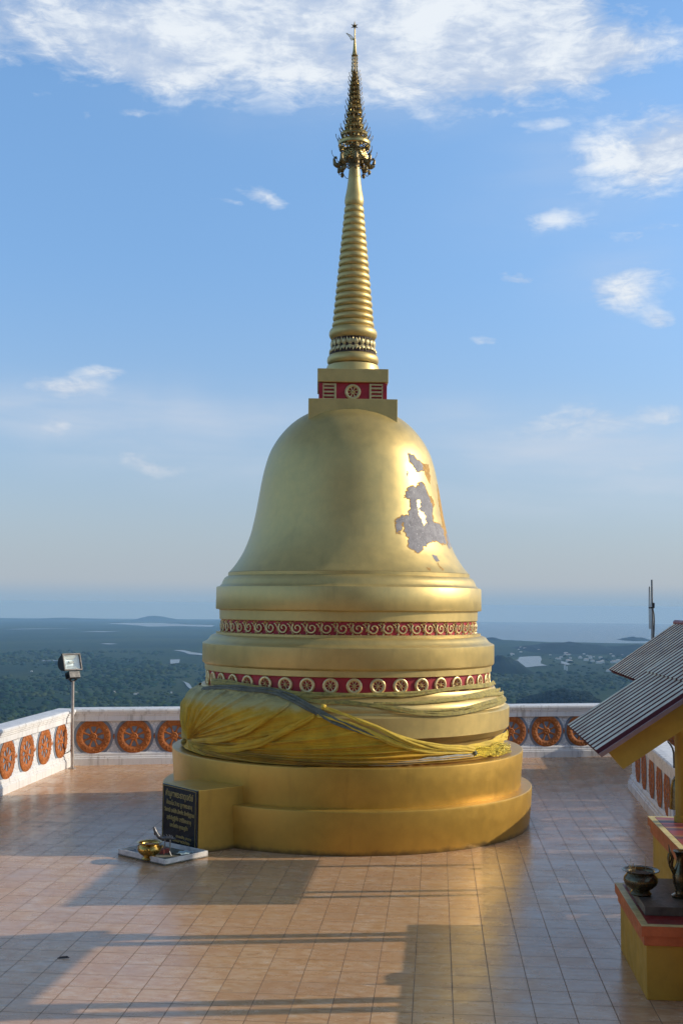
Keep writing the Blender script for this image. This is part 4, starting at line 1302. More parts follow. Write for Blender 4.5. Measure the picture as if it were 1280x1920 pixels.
def parapet(p0, p1, inward, spots, label, mitre=(0, 0), zc=.516, slots=False):
    """moulded white wall with dharma-wheel reliefs; p0-p1 is the foot of the inner panel face"""
    global WH
    p0, p1, inward = Vector(p0), Vector(p1), Vector(inward).normalized()
    root = empty('parapet_wall', p0, label, 'parapet', 'white wheel-relief parapets around the terrace')
    for nm, prof, mt in (('plinth', PLINTH, WHITE), ('coping', COPING, WHITE)):
        bm = bmesh.new(); extrude_profile(bm, prof, p0, p1, inward, *mitre); bmk(nm, bm, mt, root, world=True)
    t = (p1 - p0).normalized(); Lw = (p1 - p0).length
    bm = bmesh.new()
    if not slots:
        extrude_profile(bm, [(-.19, .228), (0, .228), (0, .805), (-.19, .805)], p0, p1, inward, *mitre)
    else:                                                # pierced panel: narrow upright slits beside each wheel
        sl = sorted(m + o_ for m in [(a + b) / 2 for a, b in zip(sorted(spots)[:-1], sorted(spots)[1:])] for o_ in (-.17, -.12, -.07, -.02, .03, .08, .14))
        x = 0; rs_ = random.Random(8)
        for q in sl + [Lw]:
            e_ = q - .011 if q < Lw else Lw
            if e_ <= x: continue
            extrude_profile(bm, [(-.03, .228), (0, .228), (0, .805), (-.03, .805)], p0 + t * x, p0 + t * e_, inward)
            if q < Lw:
                za = rs_.uniform(.27, .34); zb_ = rs_.uniform(.50, .74)
                for z0_, z1_ in ((.228, za - .03), (zb_, zb_ + rs_.uniform(.02, .10)), (.78, .805)):
                    extrude_profile(bm, [(-.03, z0_), (-.002, z0_), (-.002, z1_), (-.03, z1_)], p0 + t * e_, p0 + t * (q + .011), inward)
            x = q + .011
    bmk('panel', bm, PANEL, root, world=True)
    t = (p1 - p0).normalized(); ang = math.atan2(inward.y, inward.x) + math.pi / 2
    prev = None
    for s in spots:
        c = p0 + t * s + Vector((0, 0, zc)) + inward * .001
        if WH is None:
            WH = bmk('wheel_relief', wheel_geo(), ORANGE, root, True, 40)
            bk = bmk('wheel_backing', disc_bm(.362, 0, -.012), BLUEGREY, WH)  # plain blue-grey disc, a little wider than the wheel
            o = WH
        else: o = dup(WH, root)
        o.location = c - p0; o.rotation_euler = (0, 0, ang)
        o.scale = (.84, .3, 1) if slots else (1, .7, 1)
    for a, b in zip(sorted(spots)[:-1], sorted(spots)[1:]):
        if b - a > 1.0 or slots: continue
        c = p0 + t * ((a + b) / 2) + Vector((0, 0, zc)); bm = bmesh.new()
        q = [bm.verts.new(c + v) for v in (t * .04, Vector((0, 0, .055)), -t * .04, Vector((0, 0, -.055)))]; tp = bm.verts.new(c + inward * .02)
        for i in range(4): bm.faces.new((q[i], q[(i + 1) % 4], tp))
        bmk('diamond_boss', bm, ORANGE, root, world=True)
    return root


def along(p0, p1, px):
    """distance along a wall of the point seen at photo column px"""
    d = ray(px, 1400); t = (p1 - p0).normalized()
    # p0 + t*s parallel to d horizontally
    den = t.x * d.y - t.y * d.x
    return -(p0.x * d.y - p0.y * d.x) / den


far_in = Vector((A1.y - A0.y, -(A1.x - A0.x), 0)).normalized()
sp = [along(A0, A1, q) for q in (175.3, 251.5, 326.7)]; stp = (sp[2] - sp[0]) / 2
far_sp = [sp[0] + stp * i for i in range(15) if sp[0] + stp * i < (A1 - A0).length - .4]
shift = along(A0, A1, 956.9); near_i = min(far_sp, key=lambda q: abs(q - shift)); dlt = shift - near_i
far_sp = [q + dlt * min(1, max(0, (q - sp[2]) / (near_i - sp[2]))) for q in far_sp]
parapet(A0, A1, far_in, far_sp, 'long white parapet with wheel reliefs along the far edge behind the stupa', (0, 0))
left_in = Vector((-(L1.y - A0.y), (L1.x - A0.x), 0)).normalized()
sp = [along(A0, L1, q) for q in (113, 82.3, 50, 13)]; stp = (sp[3] - sp[0]) / 3
parapet(A0, L1, left_in, [sp[0] + stp * i for i in range(16)], 'sunlit white parapet running along the left side of the terrace', (0, 0))
right_in = Vector(((C1.y - C0.y), -(C1.x - C0.x), 0)).normalized()
sp = [along(C0, C1, q) for q in (1195, 1206.4, 1220.8, 1235, 1249.4)]
stp = (sp[4] - sp[0]) / 4
sp = sp + [sp[4] + stp * i for i in range(1, 9) if sp[4] + stp * i < (C1 - C0).length - .3]
parapet(C0, C1, right_in, sp, slots=True, label='shaded white parapet with narrow-looking orange wheels at right under the shrine roof')
B1 = Vector((6.05, 18.6, 0)); rec_in = Vector(((B1.y - A1.y), -(B1.x - A1.x), 0)).normalized()
parapet(A1 + Vector((-.01, -.25, 0)), B1, rec_in, [.5, 1.2, 1.9, 2.6, 3.2], 'short white parapet glimpsed beyond the right parapet, behind the yellow post')
C2 = Vector((3.3, 8.0, 0))

# ------------------------------------------------------------------ floodlight on a pole in the left corner
fb = Vector((-4.80, 21.25, 0))
fl_ = empty('floodlight', fb, 'black floodlight with a glass front on a thin pole in the left corner', 'floodlight')
ft = Vector((-4.835, 21.25, 1.56))
tube('pole', [fb, fb.lerp(ft, .5) + Vector((-.004, 0, 0)), ft], .029, STEEL, fl_, 14)
lathe('pole_foot', [(.07, 0), (.07, .012), (.035, .02), (.034, .05)], STEEL, fl_, 16, world=True, cx=fb.x, cy=fb.y)
nf = Vector((.70, -.66, .30)).normalized(); wv_ = nf.cross(Vector((0, 0, 1))).normalized() * -1; hv_ = wv_.cross(nf) * 1
if hv_.z < 0: hv_ = -hv_
MF = Matrix((wv_, -nf, hv_)).transposed()
hc = Vector((-4.86, 21.22, 1.905))


def fpt(x, y, z): return hc + wv_ * x - nf * y + hv_ * z


bm = bmesh.new()
dprof = [(.143, 0), (.135, .07), (.10, .135), (.05, .172), (0, .185), (-.05, .172), (-.10, .135), (-.135, .07), (-.143, 0)]
a_ = [bm.verts.new(fpt(-.175, y, z)) for z, y in dprof]; b_ = [bm.verts.new(fpt(.175, y, z)) for z, y in dprof]
bm.faces.new(a_); bm.faces.new(b_[::-1])
for i in range(len(dprof) - 1): bm.faces.new((a_[i], b_[i], b_[i + 1], a_[i + 1]))
bmk('housing', bm, BLACKM, fl_, True, 35, world=True)
bm = bmesh.new()
for (x, z, hx, hz) in ((0, .145, .192, .013), (0, -.145, .192, .013), (-.18, 0, .013, .135), (.18, 0, .013, .135)):
    box_bm(bm, fpt(x, -.012, z), (hx, .024, hz), MF, .003)
bmk('front_frame', bm, BLACKM, fl_, world=True)
REFL = simple('reflector_aluminium', (.90, .92, .92), .4, .35, .08, 12, .1)
bm = bmesh.new()                                         # faceted reflector dish with the lamp in it
o4 = [bm.verts.new(fpt(x, -.006, z)) for x, z in ((-.165, -.132), (.165, -.132), (.165, .132), (-.165, .132))]
i4 = [bm.verts.new(fpt(x, .05, z)) for x, z in ((-.06, -.05), (.06, -.05), (.06, .05), (-.06, .05))]
for i in range(4): bm.faces.new((o4[i], o4[(i + 1) % 4], i4[(i + 1) % 4], i4[i]))
bm.faces.new(i4)
bmk('reflector', bm, REFL, fl_, world=True)
tube('lamp_bulb', [fpt(-.05, .01, 0), fpt(0, .01, 0), fpt(.05, .01, 0)], .022, WHITEPAINT, fl_, 12)
gm, gk, gb = new_mat('lamp_glass'); gb.inputs['Transmission Weight'].default_value = 1; gb.inputs['Roughness'].default_value = .03; gb.inputs['IOR'].default_value = 1.3; gb.inputs['Base Color'].default_value = (.93, .98, .97, 1)
box('front_glass', fpt(0, -.018, 0), (.168, .002, .134), gm, fl_, MF, 0)
bx = hc - hv_ * .235 + nf * -.02
box('ballast_box', bx, (.115, .07, .06), BLACKM, fl_, MF, .006)
tube('bracket', [bx + wv_ * -.13 + hv_ * .02, bx + wv_ * -.13 - hv_ * .05, ft + wv_ * -.085 + Vector((0, 0, .05)), ft + wv_ * -.03 + Vector((0, 0, .005)), ft + wv_ * .03 + Vector((0, 0, .005)), ft + wv_ * .085 + Vector((0, 0, .05)), bx + wv_ * .13 - hv_ * .05, bx + wv_ * .13 + hv_ * .02], .018, BLACKM, fl_, 8)
tube('cable', [fb + Vector((-.02, -.03, .42)), fb + Vector((-.04, .02, .33)), fb + Vector((-.10, .06, .28)), fb + Vector((-.16, .04, .26))], .008, BLACKM, fl_, 6)

# ------------------------------------------------------------------ offering tray at the foot of the sign
tn = Vector((-1.975, 13.54, 0)); ta = Vector((-.755, .656, 0)); tb = Vector((.656, .755, 0)); MT = Matrix((ta, tb, Vector((0, 0, 1)))).transposed()
La, Lb = .85, .66
tray = empty('offering_tray', tn, 'low white-rimmed square tray on the tiles before the inscription slab', 'tray')
TRAYIN = simple('stained_tray_bed', (.16, .15, .10), .7, 0, .45, 9, .3)
box('tray_bed', tn + ta * La / 2 + tb * Lb / 2 + Vector((0, 0, .014)), (La / 2, Lb / 2, .010), TRAYIN, tray, MT, .002)
bm = bmesh.new()
for c, h in ((ta * La / 2 + tb * .008, (La / 2, .008, .034)), (ta * La / 2 + tb * (Lb - .008), (La / 2, .008, .034)), (ta * .008 + tb * Lb / 2, (.008, Lb / 2 - .017, .034)), (ta * (La - .008) + tb * Lb / 2, (.008, Lb / 2 - .017, .034))):
    box_bm(bm, tn + c + Vector((0, 0, .042)), h, MT, .003)
bmk('tray_rim', bm, WHITEPAINT, tray, world=True)


def lathe_at(name, prof, mat, loc, parent, seg=48, sharp=45):
    return lathe(name, [(r, z + loc[2]) for r, z in prof], mat, parent, seg, sharp, loc[0], loc[1], world=True)


def bowl(name, loc, s, mat, label, handles=True, group=None):
    root = empty(name, loc, label, 'incense bowl', group)
    body = lathe_at('bowl_body', [(.0, 0), (.085 * s, 0), (.092 * s, .012 * s), (.08 * s, .03 * s), (.07 * s, .04 * s), (.10 * s, .058 * s), (.135 * s, .09 * s), (.147 * s, .12 * s), (.143 * s, .148 * s), (.122 * s, .172 * s), (.116 * s, .184 * s), (.13 * s, .198 * s), (.158 * s, .207 * s), (.162 * s, .212 * s), (.157 * s, .214 * s), (.125 * s, .203 * s), (.108 * s, .188 * s), (.107 * s, .17 * s), (0, .168 * s)], mat, loc, root, 56, 60)
    lathe_at('ash_bed', [(0, .188 * s), (.05 * s, .186 * s), (.109 * s, .180 * s), (.108 * s, .175 * s)], ASH, loc, root, 32)
    if not handles: return root
    bm = bmesh.new()
    for k in range(3):
        a = k * 2.094 + .5; d = Vector((math.cos(a), math.sin(a), 0)); c = Vector(loc) + d * .145 * s + Vector((0, 0, .125 * s))
        tg = Vector((-d.y, d.x, 0))
        tube_bm(bm, [c - tg * .03 * s, c - tg * .028 * s + d * .02 * s + Vector((0, 0, .02 * s)), c + d * .028 * s + Vector((0, 0, .03 * s)), c + tg * .028 * s + d * .02 * s + Vector((0, 0, .02 * s)), c + tg * .03 * s], .008 * s, 8)
    bmk('lugs', bm, mat, root, True, 50, world=True)
    return root


bt = gnd(280, 1611, .025); bowl('incense_bowl', (bt.x, bt.y, .025), .93, BRASS, 'polished brass incense bowl standing on the white-rimmed tray')
# dragon candle rack on the tray
nb = gnd(318, 1601, .025)
rack = empty('candle_rack', (nb.x, nb.y, .025), 'dark metal dragon-shaped candle rack on the tray behind the brass bowl', 'candle rack')
GREYMET = simple('grey_metal', (.20, .20, .20), .35, .8, .4, 20, .2)
fx = Vector((.85, -.25, 0)).normalized()


def npt(px, py, dd=0): return atY(px, py, nb.y + dd)


body = [npt(289, 1551), npt(291, 1557), npt(294.5, 1564), npt(299, 1570), npt(306, 1572.5), npt(313, 1571), npt(320, 1571.5), npt(326, 1573), npt(330, 1571)]
body = [body[0].lerp(body[0], 0)] + body
sm = []
for i in range(len(body) - 1):
    for t in range(4): sm.append(body[i].lerp(body[i + 1], t / 4))
bm = bmesh.new(); n_ = len(sm)
tube_bm(bm, sm, [.004 + .020 * math.sin(math.pi * min(1, (i + 1) / n_ * .95)) ** .7 for i in range(n_)], 8)
for i in range(10, n_ - 3, 3):
    p = sm[i]; dirn = Vector((-.25, 0, 1)); q = [p + fx * -.010, p + fx * .012, p + dirn.normalized() * .045 + fx * -.006]
    tube_bm(bm, [p, p + dirn.normalized() * .025, p + dirn.normalized() * .045 + fx * -.012], [.011, .007, .002], 5)
bmk('dragon_body', bm, GREYMET, rack, True, 50, world=True)
bm = bmesh.new()
for px in (309.5, 319.5):
    for dd in (-.035, .035):
        tube_bm(bm, [npt(px, 1574, dd), Vector((npt(px, 1574, dd).x, nb.y + dd, .026))], .008, 6)
box_bm(bm, (npt(314.5, 1590).x, nb.y, .033), (.055, .05, .007), None, .002)
bmk('rack_legs', bm, GREYMET, rack, world=True)
tube('hanging_pendant', [npt(290.5, 1556), npt(290.5, 1562), npt(290.5, 1566)], [.003, .012, .004], BLACKM, rack, 6)
tag(tube('white_strip', [npt(318.5, 1596, -.08), npt(321, 1603, -.09), npt(326, 1609, -.10), npt(333, 1611.5, -.11)], .006, WHITEPAINT, None, 6, .3), 'thin white curved strip lying over the tray rim', 'strip')
BLUEP = simple('pale_blue_cloth', (.45, .58, .58), .8, 0, .25, 30, .4)
bm = bmesh.new(); g0 = tn + tb * .42 + ta * .17
for i in range(9):
    for j in range(7):
        p = g0 + tb * (i * .022) + ta * (j * .024); bm.verts.new((p.x, p.y, .030 + .02 * (mnoise.noise(Vector((i * .6, j * .6, 2))) + .6)))
bm.verts.ensure_lookup_table()
for i in range(8):
    for j in range(6): a = i * 7 + j; bm.faces.new([bm.verts[x] for x in (a, a + 1, a + 8, a + 7)])
tag(bmk('folded_cloth', bm, BLUEP, None, True), 'small crumpled pale blue cloth in the right corner of the tray', 'cloth')
box_c = tn + tb * .36 + ta * .46
redbox = box('candle_box', box_c + Vector((0, 0, .055)), (.075, .05, .03), simple('red_card', (.30, .06, .04), .6, 0, .3, 20, .2), None, MT, .004)
tag(redbox, 'dull red box lying in the middle of the tray beside the candle rack', 'box')
bm = bmesh.new(); rr = random.Random(9)
for k in range(16):
    c = tn + ta * rr.uniform(.62, .84) + tb * rr.uniform(.08, .34) + Vector((0, 0, .034 + .02 * rr.random()))
    m = bmesh.ops.create_icosphere(bm, subdivisions=1, radius=rr.uniform(.012, .026))
    for v in m['verts']: v.co = Vector((v.co.x * 1.5, v.co.y, v.co.z * .6)) + c
tag(bmk('flower_offering', bm, simple('withered_petals', (.32, .37, .40), .8, 0, .4, 40, .3), None, True), 'heap of withered pale petals at the left of the tray', 'flowers')

# ------------------------------------------------------------------ altars and little shrines on the right
d1 = Vector((.087, .996, 0)).normalized(); e1 = Vector((d1.y, -d1.x, 0)); MA = Matrix((e1, d1, Vector((0, 0, 1)))).transposed()


def altar(name, near, ln, wd, h, label, slab=None):
    """masonry altar: near = near-left foot corner; two-step rim, bordered top"""
    n = Vector(near); root = empty(name, n, label, 'altar')
    c = n + d1 * ln / 2 + e1 * wd / 2
    box('pedestal', c + Vector((0, 0, (h - .15) / 2)), (wd / 2, ln / 2, (h - .15) / 2), YELLOW, root, MA, .006)
    rim = box('lower_rim', c + Vector((0, 0, h - .114)), (wd / 2 + .020, ln / 2 + .020, .036), REDRIM, root, MA, .005)
    box('upper_rim', c + Vector((0, 0, h - .039)), (wd / 2 + .042, ln / 2 + .042, .039), REDRIM, root, MA, .006)
    bm = bmesh.new(); bw = .055
    for cc, hh in ((e1 * (-wd / 2 - .04 + bw / 2), (bw / 2, ln / 2 + .04, .002)), (e1 * (wd / 2 + .04 - bw / 2), (bw / 2, ln / 2 + .04, .002)), (d1 * (-ln / 2 - .04 + bw / 2), (wd / 2 + .04 - bw, bw / 2, .002)), (d1 * (ln / 2 + .04 - bw / 2), (wd / 2 + .04 - bw, bw / 2, .002))):
        box_bm(bm, c + cc + Vector((0, 0, h + .003)), hh, MA)
    bmk('top_border', bm, CREAM, root, world=True)
    return root, c


fa, fc = altar('front_altar', (2.368, 9.164, 0), 1.315, 1.5, .56, 'low yellow altar with orange-red rim in the lower right corner')
RED_TOP = simple('worn_red_top', (.22, .02, .02), .45, 0, .3, 6, .15)
box('red_top', fc + Vector((0, 0, .563)), (.735, .64, .003), RED_TOP, fa, MA, 0)
box('stone_slab', fc + d1 * .10 + e1 * .02 + Vector((0, 0, .600)), (.735, .50, .034), DARKSTONE, fa, MA, .006)
bl = Vector((2.492, 9.80, 0.635))
bw_ = bowl('incense_bowl', bl, .95, BRONZE, 'dark bronze incense bowl with burnt incense sticks on the low altar at lower right', False)
ins = empty('incense_sticks', bl + Vector((0, 0, .17)), 'thin incense stick stubs standing in the ash of the dark bronze bowl', 'incense')
rr = random.Random(6)
for k in range(13):
    a = rr.uniform(2.2, 4.0) if k else .9; q = bl + Vector((math.cos(a) * rr.uniform(.05, .095), math.sin(a) * rr.uniform(.03, .08), .175)); h = rr.uniform(.04, .075) if 0 < k < 12 else (.125 if k == 0 else .11)
    tube('incense_stick', [q, q + Vector((rr.uniform(-.02, .02), rr.uniform(-.01, .01), h))], .0022, simple('stick', (.45, .30, .12), .8, 0, .2, 60, 0) if k == 0 else bpy.data.materials['stick'], ins, 5)
# tall dark vase and dragon stand at the picture's edge
vl = Vector((2.80, 9.72, 0.635))
VS = .86
vase = empty('bronze_vase', vl, 'tall dark bronze vase with curling dragon handles at the right edge, on the low altar', 'vase')
lathe_at('vase_body', [(r * VS, z * VS) for r, z in [(0, 0), (.085, 0), (.09, .02), (.055, .04), (.05, .07), (.075, .14), (.082, .20), (.065, .27), (.042, .32), (.038, .37), (.055, .415), (.07, .43), (.068, .436), (.03, .42), (0, .41)]], BRONZE, vl, vase, 32, 50)
bm = bmesh.new()
for sgn in (-1, 1):
    tube_bm(bm, [vl + Vector((sgn * .06, -.02, .20)), vl + Vector((sgn * .09, -.03, .26)), vl + Vector((sgn * .075, -.03, .32)), vl + Vector((sgn * .095, -.03, .37)), vl + Vector((sgn * .105, -.03, .43))], [.016, .018, .014, .010, .003], 7)
    tube_bm(bm, [vl + Vector((sgn * .105, -.03, .36)), vl + Vector((sgn * .108, -.03, .32)), vl + Vector((sgn * .105, -.03, .27))], [.004, .014, .006], 6)
bmk('dragon_handle', bm, BRONZE, vase, True, 50, world=True)
dl = Vector((2.96, 9.55, 0.635))
ds = empty('dragon_stand', dl, 'dark bronze dragon candle stand cut off by the right edge of the picture', 'candle stand')
lathe_at('stand_foot', [(0, 0), (.12, 0), (.13, .02), (.10, .05), (.05, .07), (.04, .10), (0, .10)], BRONZE, dl, ds, 24)
tube('dragon_body', [dl + Vector((.05, 0, .09)), dl + Vector((-.02, -.02, .15)), dl + Vector((-.09, -.02, .24)), dl + Vector((-.15, 0, .31)), dl + Vector((-.13, 0, .36))], [.04, .05, .045, .03, .01], BRONZE, ds, 10)
CANDLE = simple('orange_candle', (.75, .30, .02), .4, 0, .1, 10, 0)
for i, (x, y) in enumerate(((2.915, 9.66), (2.955, 9.70))):
    c_ = lathe_at('candle', [(0, 0), (.013, 0), (.012, .38 - .04 * i), (.004, .40 - .04 * i), (0, .40 - .04 * i)], CANDLE, (x, y, 0.635), None, 12)
    tag(c_, ('taller' if i == 0 else 'shorter') + ' orange candle standing beside the bronze vase at the right edge', 'candle')
# back altar
ba, bc = altar('back_altar', tuple(Vector((3.01, 11.36, 0)) - d1 * 2.6), 2.6, 1.55, .985, 'taller yellow altar with orange rim and chequered top, behind the low altar at right')


def checker_mat():
    m, k, bs = new_mat('chequered_top'); q = k.mapv(pos(k), (1, 1, 1), (0, 0, 0), (0, 0, .087))
    s = k.n('ShaderNodeSeparateXYZ'); k.l(q, s.inputs[0])
    fx_ = k.m('FRACT', k.m('MULTIPLY', s.outputs[1], 2.6))
    c = k.ramp(fx_, [(.0, (.34, .05, .06)), (.30, (.34, .05, .06)), (.34, (.10, .03, .07)), (.62, (.10, .03, .07)), (.66, (.50, .34, .10)), (.72, (.36, .05, .04)), (1, (.36, .05, .04))], 'CONSTANT')
    n = k.noise(pos(k), 8, 5)
    k.l(k.mix(k.mr(n, .3, .7, 0, .4), c, (.16, .10, .08, 1)), bs.inputs['Base Color']); bs.inputs['Roughness'].default_value = .4
    return m


box('chequered_top', bc + Vector((0, 0, .987)), (.755, 1.28, .003), checker_mat(), ba, MA, 0)
# canopy roof carried over the altars (single slope, rising to the right)
En = Vector((1.995, 9.0, 1.855)); Ef = Vector((2.215, 11.30, 1.823))
g = Vector((1, 0, .655)).normalized(); LR = 3.7
ed = (Ef - En); edn = ed.normalized(); nrm = g.cross(edn).normalized()
if nrm.z < 0: nrm = -nrm
canopy = empty('canopy_roof', En, 'grey corrugated roof with maroon grooves and yellow beams sloping over the altars at right', 'roof')


def corrugated(name, o, along_, slope, nr, n, parent, wfrac=.60, hgt=.028, th=.012):
    """ribbed roofing sheet: n ribs side by side along the eave, running up the slope"""
    L = along_.length; u = along_.normalized(); bm = bmesh.new(); pitch = L / n; row0, row1 = [], []; mats = []
    prof = []
    for i in range(n):
        x0 = i * pitch
        prof += [(x0, 0), (x0 + pitch * (1 - wfrac) * .8, 0), (x0 + pitch * (1 - wfrac), hgt), (x0 + pitch * .96, hgt)]
    prof.append((L, 0))
    for x, h in prof:
        row0.append(bm.verts.new(o + u * x + nr * h)); row1.append(bm.verts.new(o + u * x + nr * h + slope))
    for i in range(len(prof) - 1):
        f = bm.faces.new((row0[i], row0[i + 1], row1[i + 1], row1[i])); f.material_index = 0 if i % 4 == 2 else 1
    lo0 = [bm.verts.new(v.co - nr * th) for v in (row0[0], row0[-1], row1[-1], row1[0])]
    bm.faces.new(lo0[::-1]).material_index = 1
    bm.normal_update()
    me = bpy.data.meshes.new(name); bm.to_mesh(me); bm.free()
    ob = fin(name, me, [ROOFGREY, ROOFMAROON], parent, world=True)
    md = ob.modifiers.new('thickness', 'SOLIDIFY'); md.thickness = .004
    return ob


corrugated('roof_sheet', En + nrm * .02, ed, g * 1.02, nrm, 12, canopy, .64)
corrugated('roof_sheet', En + nrm * .032 + g * .92, ed, g * (LR - .92), nrm, 12, canopy, .64)
bm = bmesh.new()                                         # folded maroon edge strip along the near verge
MRf = Matrix((g, edn, nrm)).transposed()
box_bm(bm, En + g * LR / 2 - edn * .012 + nrm * .012, (LR / 2, .012, .016), MRf, .003)
bmk('verge_trim', bm, simple('mauve_trim', (.30, .19, .17), .45, 0, .15, 6, .1), canopy, world=True)
box('soffit_slab', En + g * (LR / 2 + .16) + edn * (ed.length / 2 + .02) - nrm * .035, (LR / 2 - .13, ed.length / 2 - .10, .028), YELLOW_D, canopy, MRf, .004)
bm = bmesh.new()                                         # deep yellow rafters at both verges
for s in (.17, ed.length - .2):
    q0 = En + edn * s + g * .075 - nrm * .105
    pr = [q0 - nrm * .0 + nrm * .085, q0 + g * (LR - .3) + nrm * .085, q0 + g * (LR - .3) - nrm * .075, q0 - nrm * .075]
    pr[3] = q0 + Vector((.06, 0, -.055))
    a_ = [bm.verts.new(p - edn * .09) for p in pr]; b_ = [bm.verts.new(p + edn * .09) for p in pr]
    bm.faces.new(a_); bm.faces.new(b_[::-1])
    for i in range(4): bm.faces.new((a_[i], b_[i], b_[(i + 1) % 4], a_[(i + 1) % 4]))
bmk('rafter', bm, YELLOW_D, canopy, world=True)


def under(x, y):                                          # height of the canopy underside over a point
    t = (y - En.y) / ed.y; x0 = En.x + ed.x * t
    return En.z + (x - x0) * .655 - .16


for i, (x, y, zb) in enumerate(((3.225, 11.12, .99), (3.10, 9.35, .99), (4.42, 11.05, .99), (4.28, 9.25, .99))):
    zt = under(x, y)
    p = lathe('altar_post', [(.075, zb), (.075, zb + .05), (.062, zb + .06), (.062, zt - .10), (.075, zt - .09), (.075, zt + .02)], YELLOW_D, canopy, 24, 40, x, y, world=True)

xo = Vector((2.66, 9.0, 2.03))                                          # unseen extra sheet, added to cast the shadow at the lower left
corrugated('roof_sheet', xo + nrm * .02 - edn * 1.25, edn * 1.20, g * (LR - 1.0), nrm, 6, canopy)
# second shrine, further back, with a gabled roof
Yf2, Yn2 = 14.4, 12.35
ev = atY(1143, 1258, Yf2); rg = atY(1267, 1172, Yf2)
axis = Vector((.087, .996, 0)).normalized() * (Yf2 - Yn2)
sh2 = empty('small_shrine', (4.15, 13.4, 0), 'small gabled shrine with corrugated roof, standing behind the nearer canopy roof at right', 'shrine')
slp = rg - ev; nr2 = slp.cross(axis).normalized()
if nr2.z < 0: nr2 = -nr2
corrugated('roof_sheet', ev - axis, axis, slp, nr2, 12, sh2)
evr = Vector((2 * rg.x - ev.x, ev.y, ev.z)); slr = rg - evr; nr3 = slr.cross(axis).normalized()
if nr3.z < 0: nr3 = -nr3
corrugated('roof_sheet', evr - axis, axis, slr, nr3, 12, sh2)
tube('ridge_cap', [rg + Vector((0, 0, .03)) + axis * .02, rg + Vector((0, 0, .03)) - axis * 1.02], .034, MAROON, sh2, 10)
for x, y in ((3.70, 12.75), (4.92, 12.65), (4.95, 14.05)):
    lathe('shrine_post', [(.04, 0), (.04, ev.z + .25)], MAROON, sh2, 12, 40, x, y, world=True)
box('shrine_base', (4.92, 13.4, .42), (.44, .62, .42), YELLOW, sh2, None, .01)
bm = bmesh.new(); t0 = rg - axis * .12; tri = [ev - axis * .12 + Vector((.12, 0, 0)), evr - axis * .12 - Vector((.12, 0, 0)), t0 - Vector((0, 0, .06))]
a_ = [bm.verts.new(p) for p in tri]; b_ = [bm.verts.new(p - axis.normalized() * .06) for p in tri]
bm.faces.new(a_); bm.faces.new(b_[::-1])
for i in range(3): bm.faces.new((a_[i], b_[i], b_[(i + 1) % 3], a_[(i + 1) % 3]))
bmk('gable_board', bm, YELLOW_D, sh2, world=True)
# dark round-topped bronze on a white stand between the shrine and the post
bb = empty('bronze_bell', (3.95, 13.75, 0), 'dark round-topped bronze bell on a white stand, half hidden behind the yellow post', 'bell')
lathe_at('bell_body', [(.11, .66), (.108, .70), (.10, .78), (.095, .90), (.08, .98), (.05, 1.03), (0, 1.045)], BRONZE, (3.95, 13.75, 0), bb, 28, 60)
box('stand', (3.95, 13.75, .33), (.10, .10, .33), WHITE, bb, None, .01)
tag(tube('hanging_cable', [atY(1251, 1390, 13.9), atY(1256, 1396, 13.9), atY(1260, 1403, 13.9), atY(1262, 1412, 13.9), atY(1263, 1440, 13.9)], .012, BLACKM, None, 6), 'black cable hanging down beside the maroon post at right', 'cable')

# ------------------------------------------------------------------ antenna mast beyond the shrines
ax_ = atY(1221, 1087, 22.6); ab = Vector((atY(1223.5, 1205, 22.6).x + .02, 22.6, 0))
ant = empty('antenna_mast', ab, 'thin grey aerial mast with a folded dipole rising behind the shrine roofs', 'antenna')
tube('mast', [ab, Vector((atY(1223, 1200, 22.6).x, 22.6, 2.3)), Vector((atY(1222, 1145, 22.6).x, 22.6, 2.93)), ax_], [.04, .034, .021, .019], simple('mast_grey', (.23, .25, .26), .45, .4, .2, 12, .1), ant, 10)
dp = [atY(x, y, 22.58) for x, y in ((1216.0, 1101), (1215.8, 1139), (1216.4, 1178), (1217.4, 1179.5), (1218.6, 1178.5), (1218.2, 1139), (1217.8, 1101), (1216.9, 1100), (1216.0, 1101))]
tube('folded_dipole', dp, .0085, bpy.data.materials['mast_grey'], ant, 6)
tube('dipole_arm', [atY(1215.3, 1139.5, 22.58), atY(1224.5, 1139.5, 22.6)], .016, BLACKM, ant, 8)
box('clamp', atY(1223.6, 1135, 22.6), (.022, .03, .05), BLACKM, ant, None, .004)
tube('feeder_cable', [atY(1223, 1141, 22.57), atY(1225.2, 1152, 22.57), atY(1226, 1166, 22.57), atY(1225.5, 1180, 22.57), atY(1224.5, 1200, 22.57), atY(1224.5, 1215, 22.57)], .010, BLACKM, ant, 6)

hut = empty('shade_hut', (7.4, 20.4, 0), 'added white flat-roofed hut out of view at far right, shading the terrace floor', 'hut')  # unseen block, added only to shade the floor at far right
box('wall', (7.4, 20.5, 1.0), (.75, 1.5, 1.0), WHITE, hut, None, .01)
box('roof_slab', (7.4, 20.5, 2.06), (.9, 1.65, .058), WHITE, hut, None, .01)

# dead leaf scraps on the tiles
LEAF = simple('dead_leaf', (.05, .035, .03), .8, 0, .3, 40, .2)
for i, (px, py, lb_) in enumerate(((1173, 1629, 'dark dead leaf on the tiles near the bronze bowl'), (119, 1797, 'dark dead leaf on the shaded tiles at lower left'))):
    g_ = gnd(px, py); bm = bmesh.new()
    q = [(-.05, 0, .004), (-.02, .016, .012), (.03, .012, .018), (.055, -.002, .008), (.02, -.016, .014), (-.025, -.014, .006)]
    bm.faces.new([bm.verts.new(Vector(v) + g_) for v in q])
    o = bmk('dead_leaf', bm, LEAF); md = o.modifiers.new('thickness', 'SOLIDIFY'); md.thickness = .003
    tag(o, lb_, 'leaf')

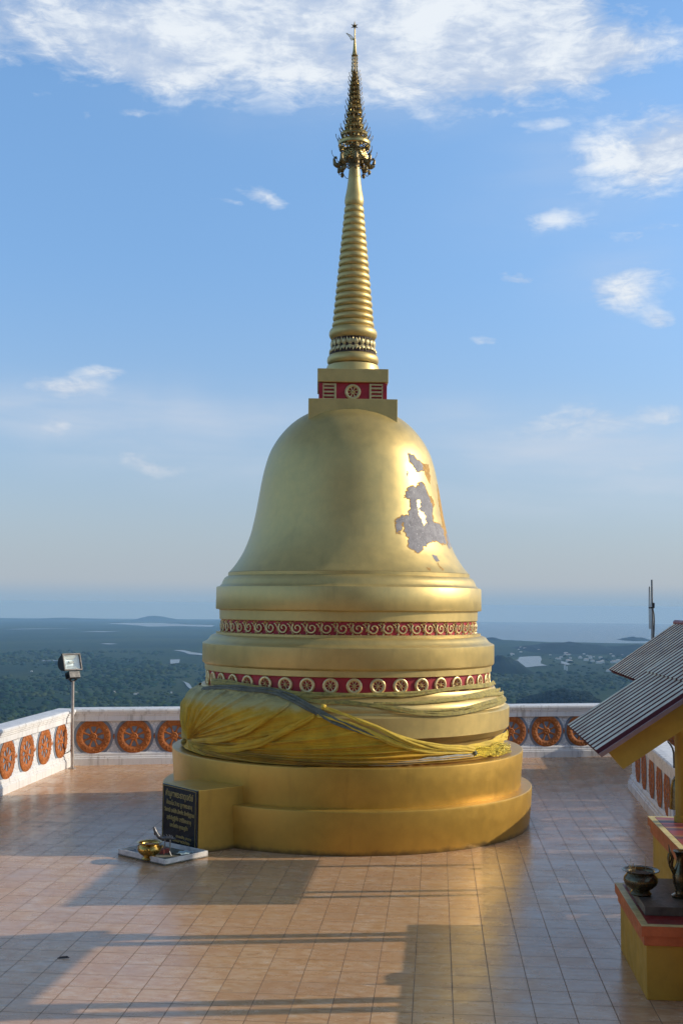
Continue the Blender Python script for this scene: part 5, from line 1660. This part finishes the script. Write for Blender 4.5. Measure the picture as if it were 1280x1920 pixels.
# ------------------------------------------------------------------ viewing steps, and an unseen hall added to darken the reflection in the gold
bm = bmesh.new()
for i in range(8): box_bm(bm, (-.5, -2.6 - i * .0 + .0, .0875 + i * .175), (4.5, 3.4 - i * .32, .0875), None, .006)
tag(bmk('viewing_platform', bm, TILES), kind='structure')
hall = empty('unseen_hall', (-1.5, -9, 0), 'large unseen grey hall with round columns and a steep roof behind the viewpoint, added to darken the reflection in the gold', 'temple')
box('wall', (-1.5, -10, 5.5), (9, 3.0, 5.5), simple('hall_grey_render', (.22, .22, .18), .8, 0, .2, 1.5, .2), hall, None, .02)
bm = bmesh.new()
for x in range(-9, 8, 3): tube_bm(bm, [(x, -6.5, 0), (x, -6.5, 10.2)], .28, 16)
bmk('column', bm, bpy.data.materials['hall_grey_render'], hall, True, 50, world=True)
bm = bmesh.new(); tri = [(-5.6, 10.0), (-10, 17.5), (-14.4, 10.0)]
a_ = [bm.verts.new((-11.5, y, z)) for y, z in tri]; b_ = [bm.verts.new((8.5, y, z)) for y, z in tri]
bm.faces.new(a_); bm.faces.new(b_[::-1])
for i in range(3): bm.faces.new((a_[i], b_[i], b_[(i + 1) % 3], a_[(i + 1) % 3]))
bmk('roof', bm, simple('roof_tiles', (.20, .06, .03), .5, 0, .3, 4, .3), hall, world=True)

# ------------------------------------------------------------------ the air
bm = bmesh.new(); ZB = zl(40000, 55000) - 4; box_bm(bm, (0, 24500, (ZB + 12.2) / 2), (40500, 31000, (12.2 - ZB) / 2))
hm = bpy.data.materials.new('haze_air'); hm.use_nodes = True; ht = hm.node_tree; ht.nodes.clear()
hv = ht.nodes.new('ShaderNodeVolumePrincipled'); ho = ht.nodes.new('ShaderNodeOutputMaterial'); ht.links.new(hv.outputs[0], ho.inputs['Volume'])
hv.inputs['Color'].default_value = (.27, .50, .80, 1); hv.inputs['Absorption Color'].default_value = (.45, .45, .45, 1); hv.inputs['Density'].default_value = 5.2e-5; hv.inputs['Anisotropy'].default_value = .0
hz = bmk('haze', bm, hm); tag(hz, kind='stuff')
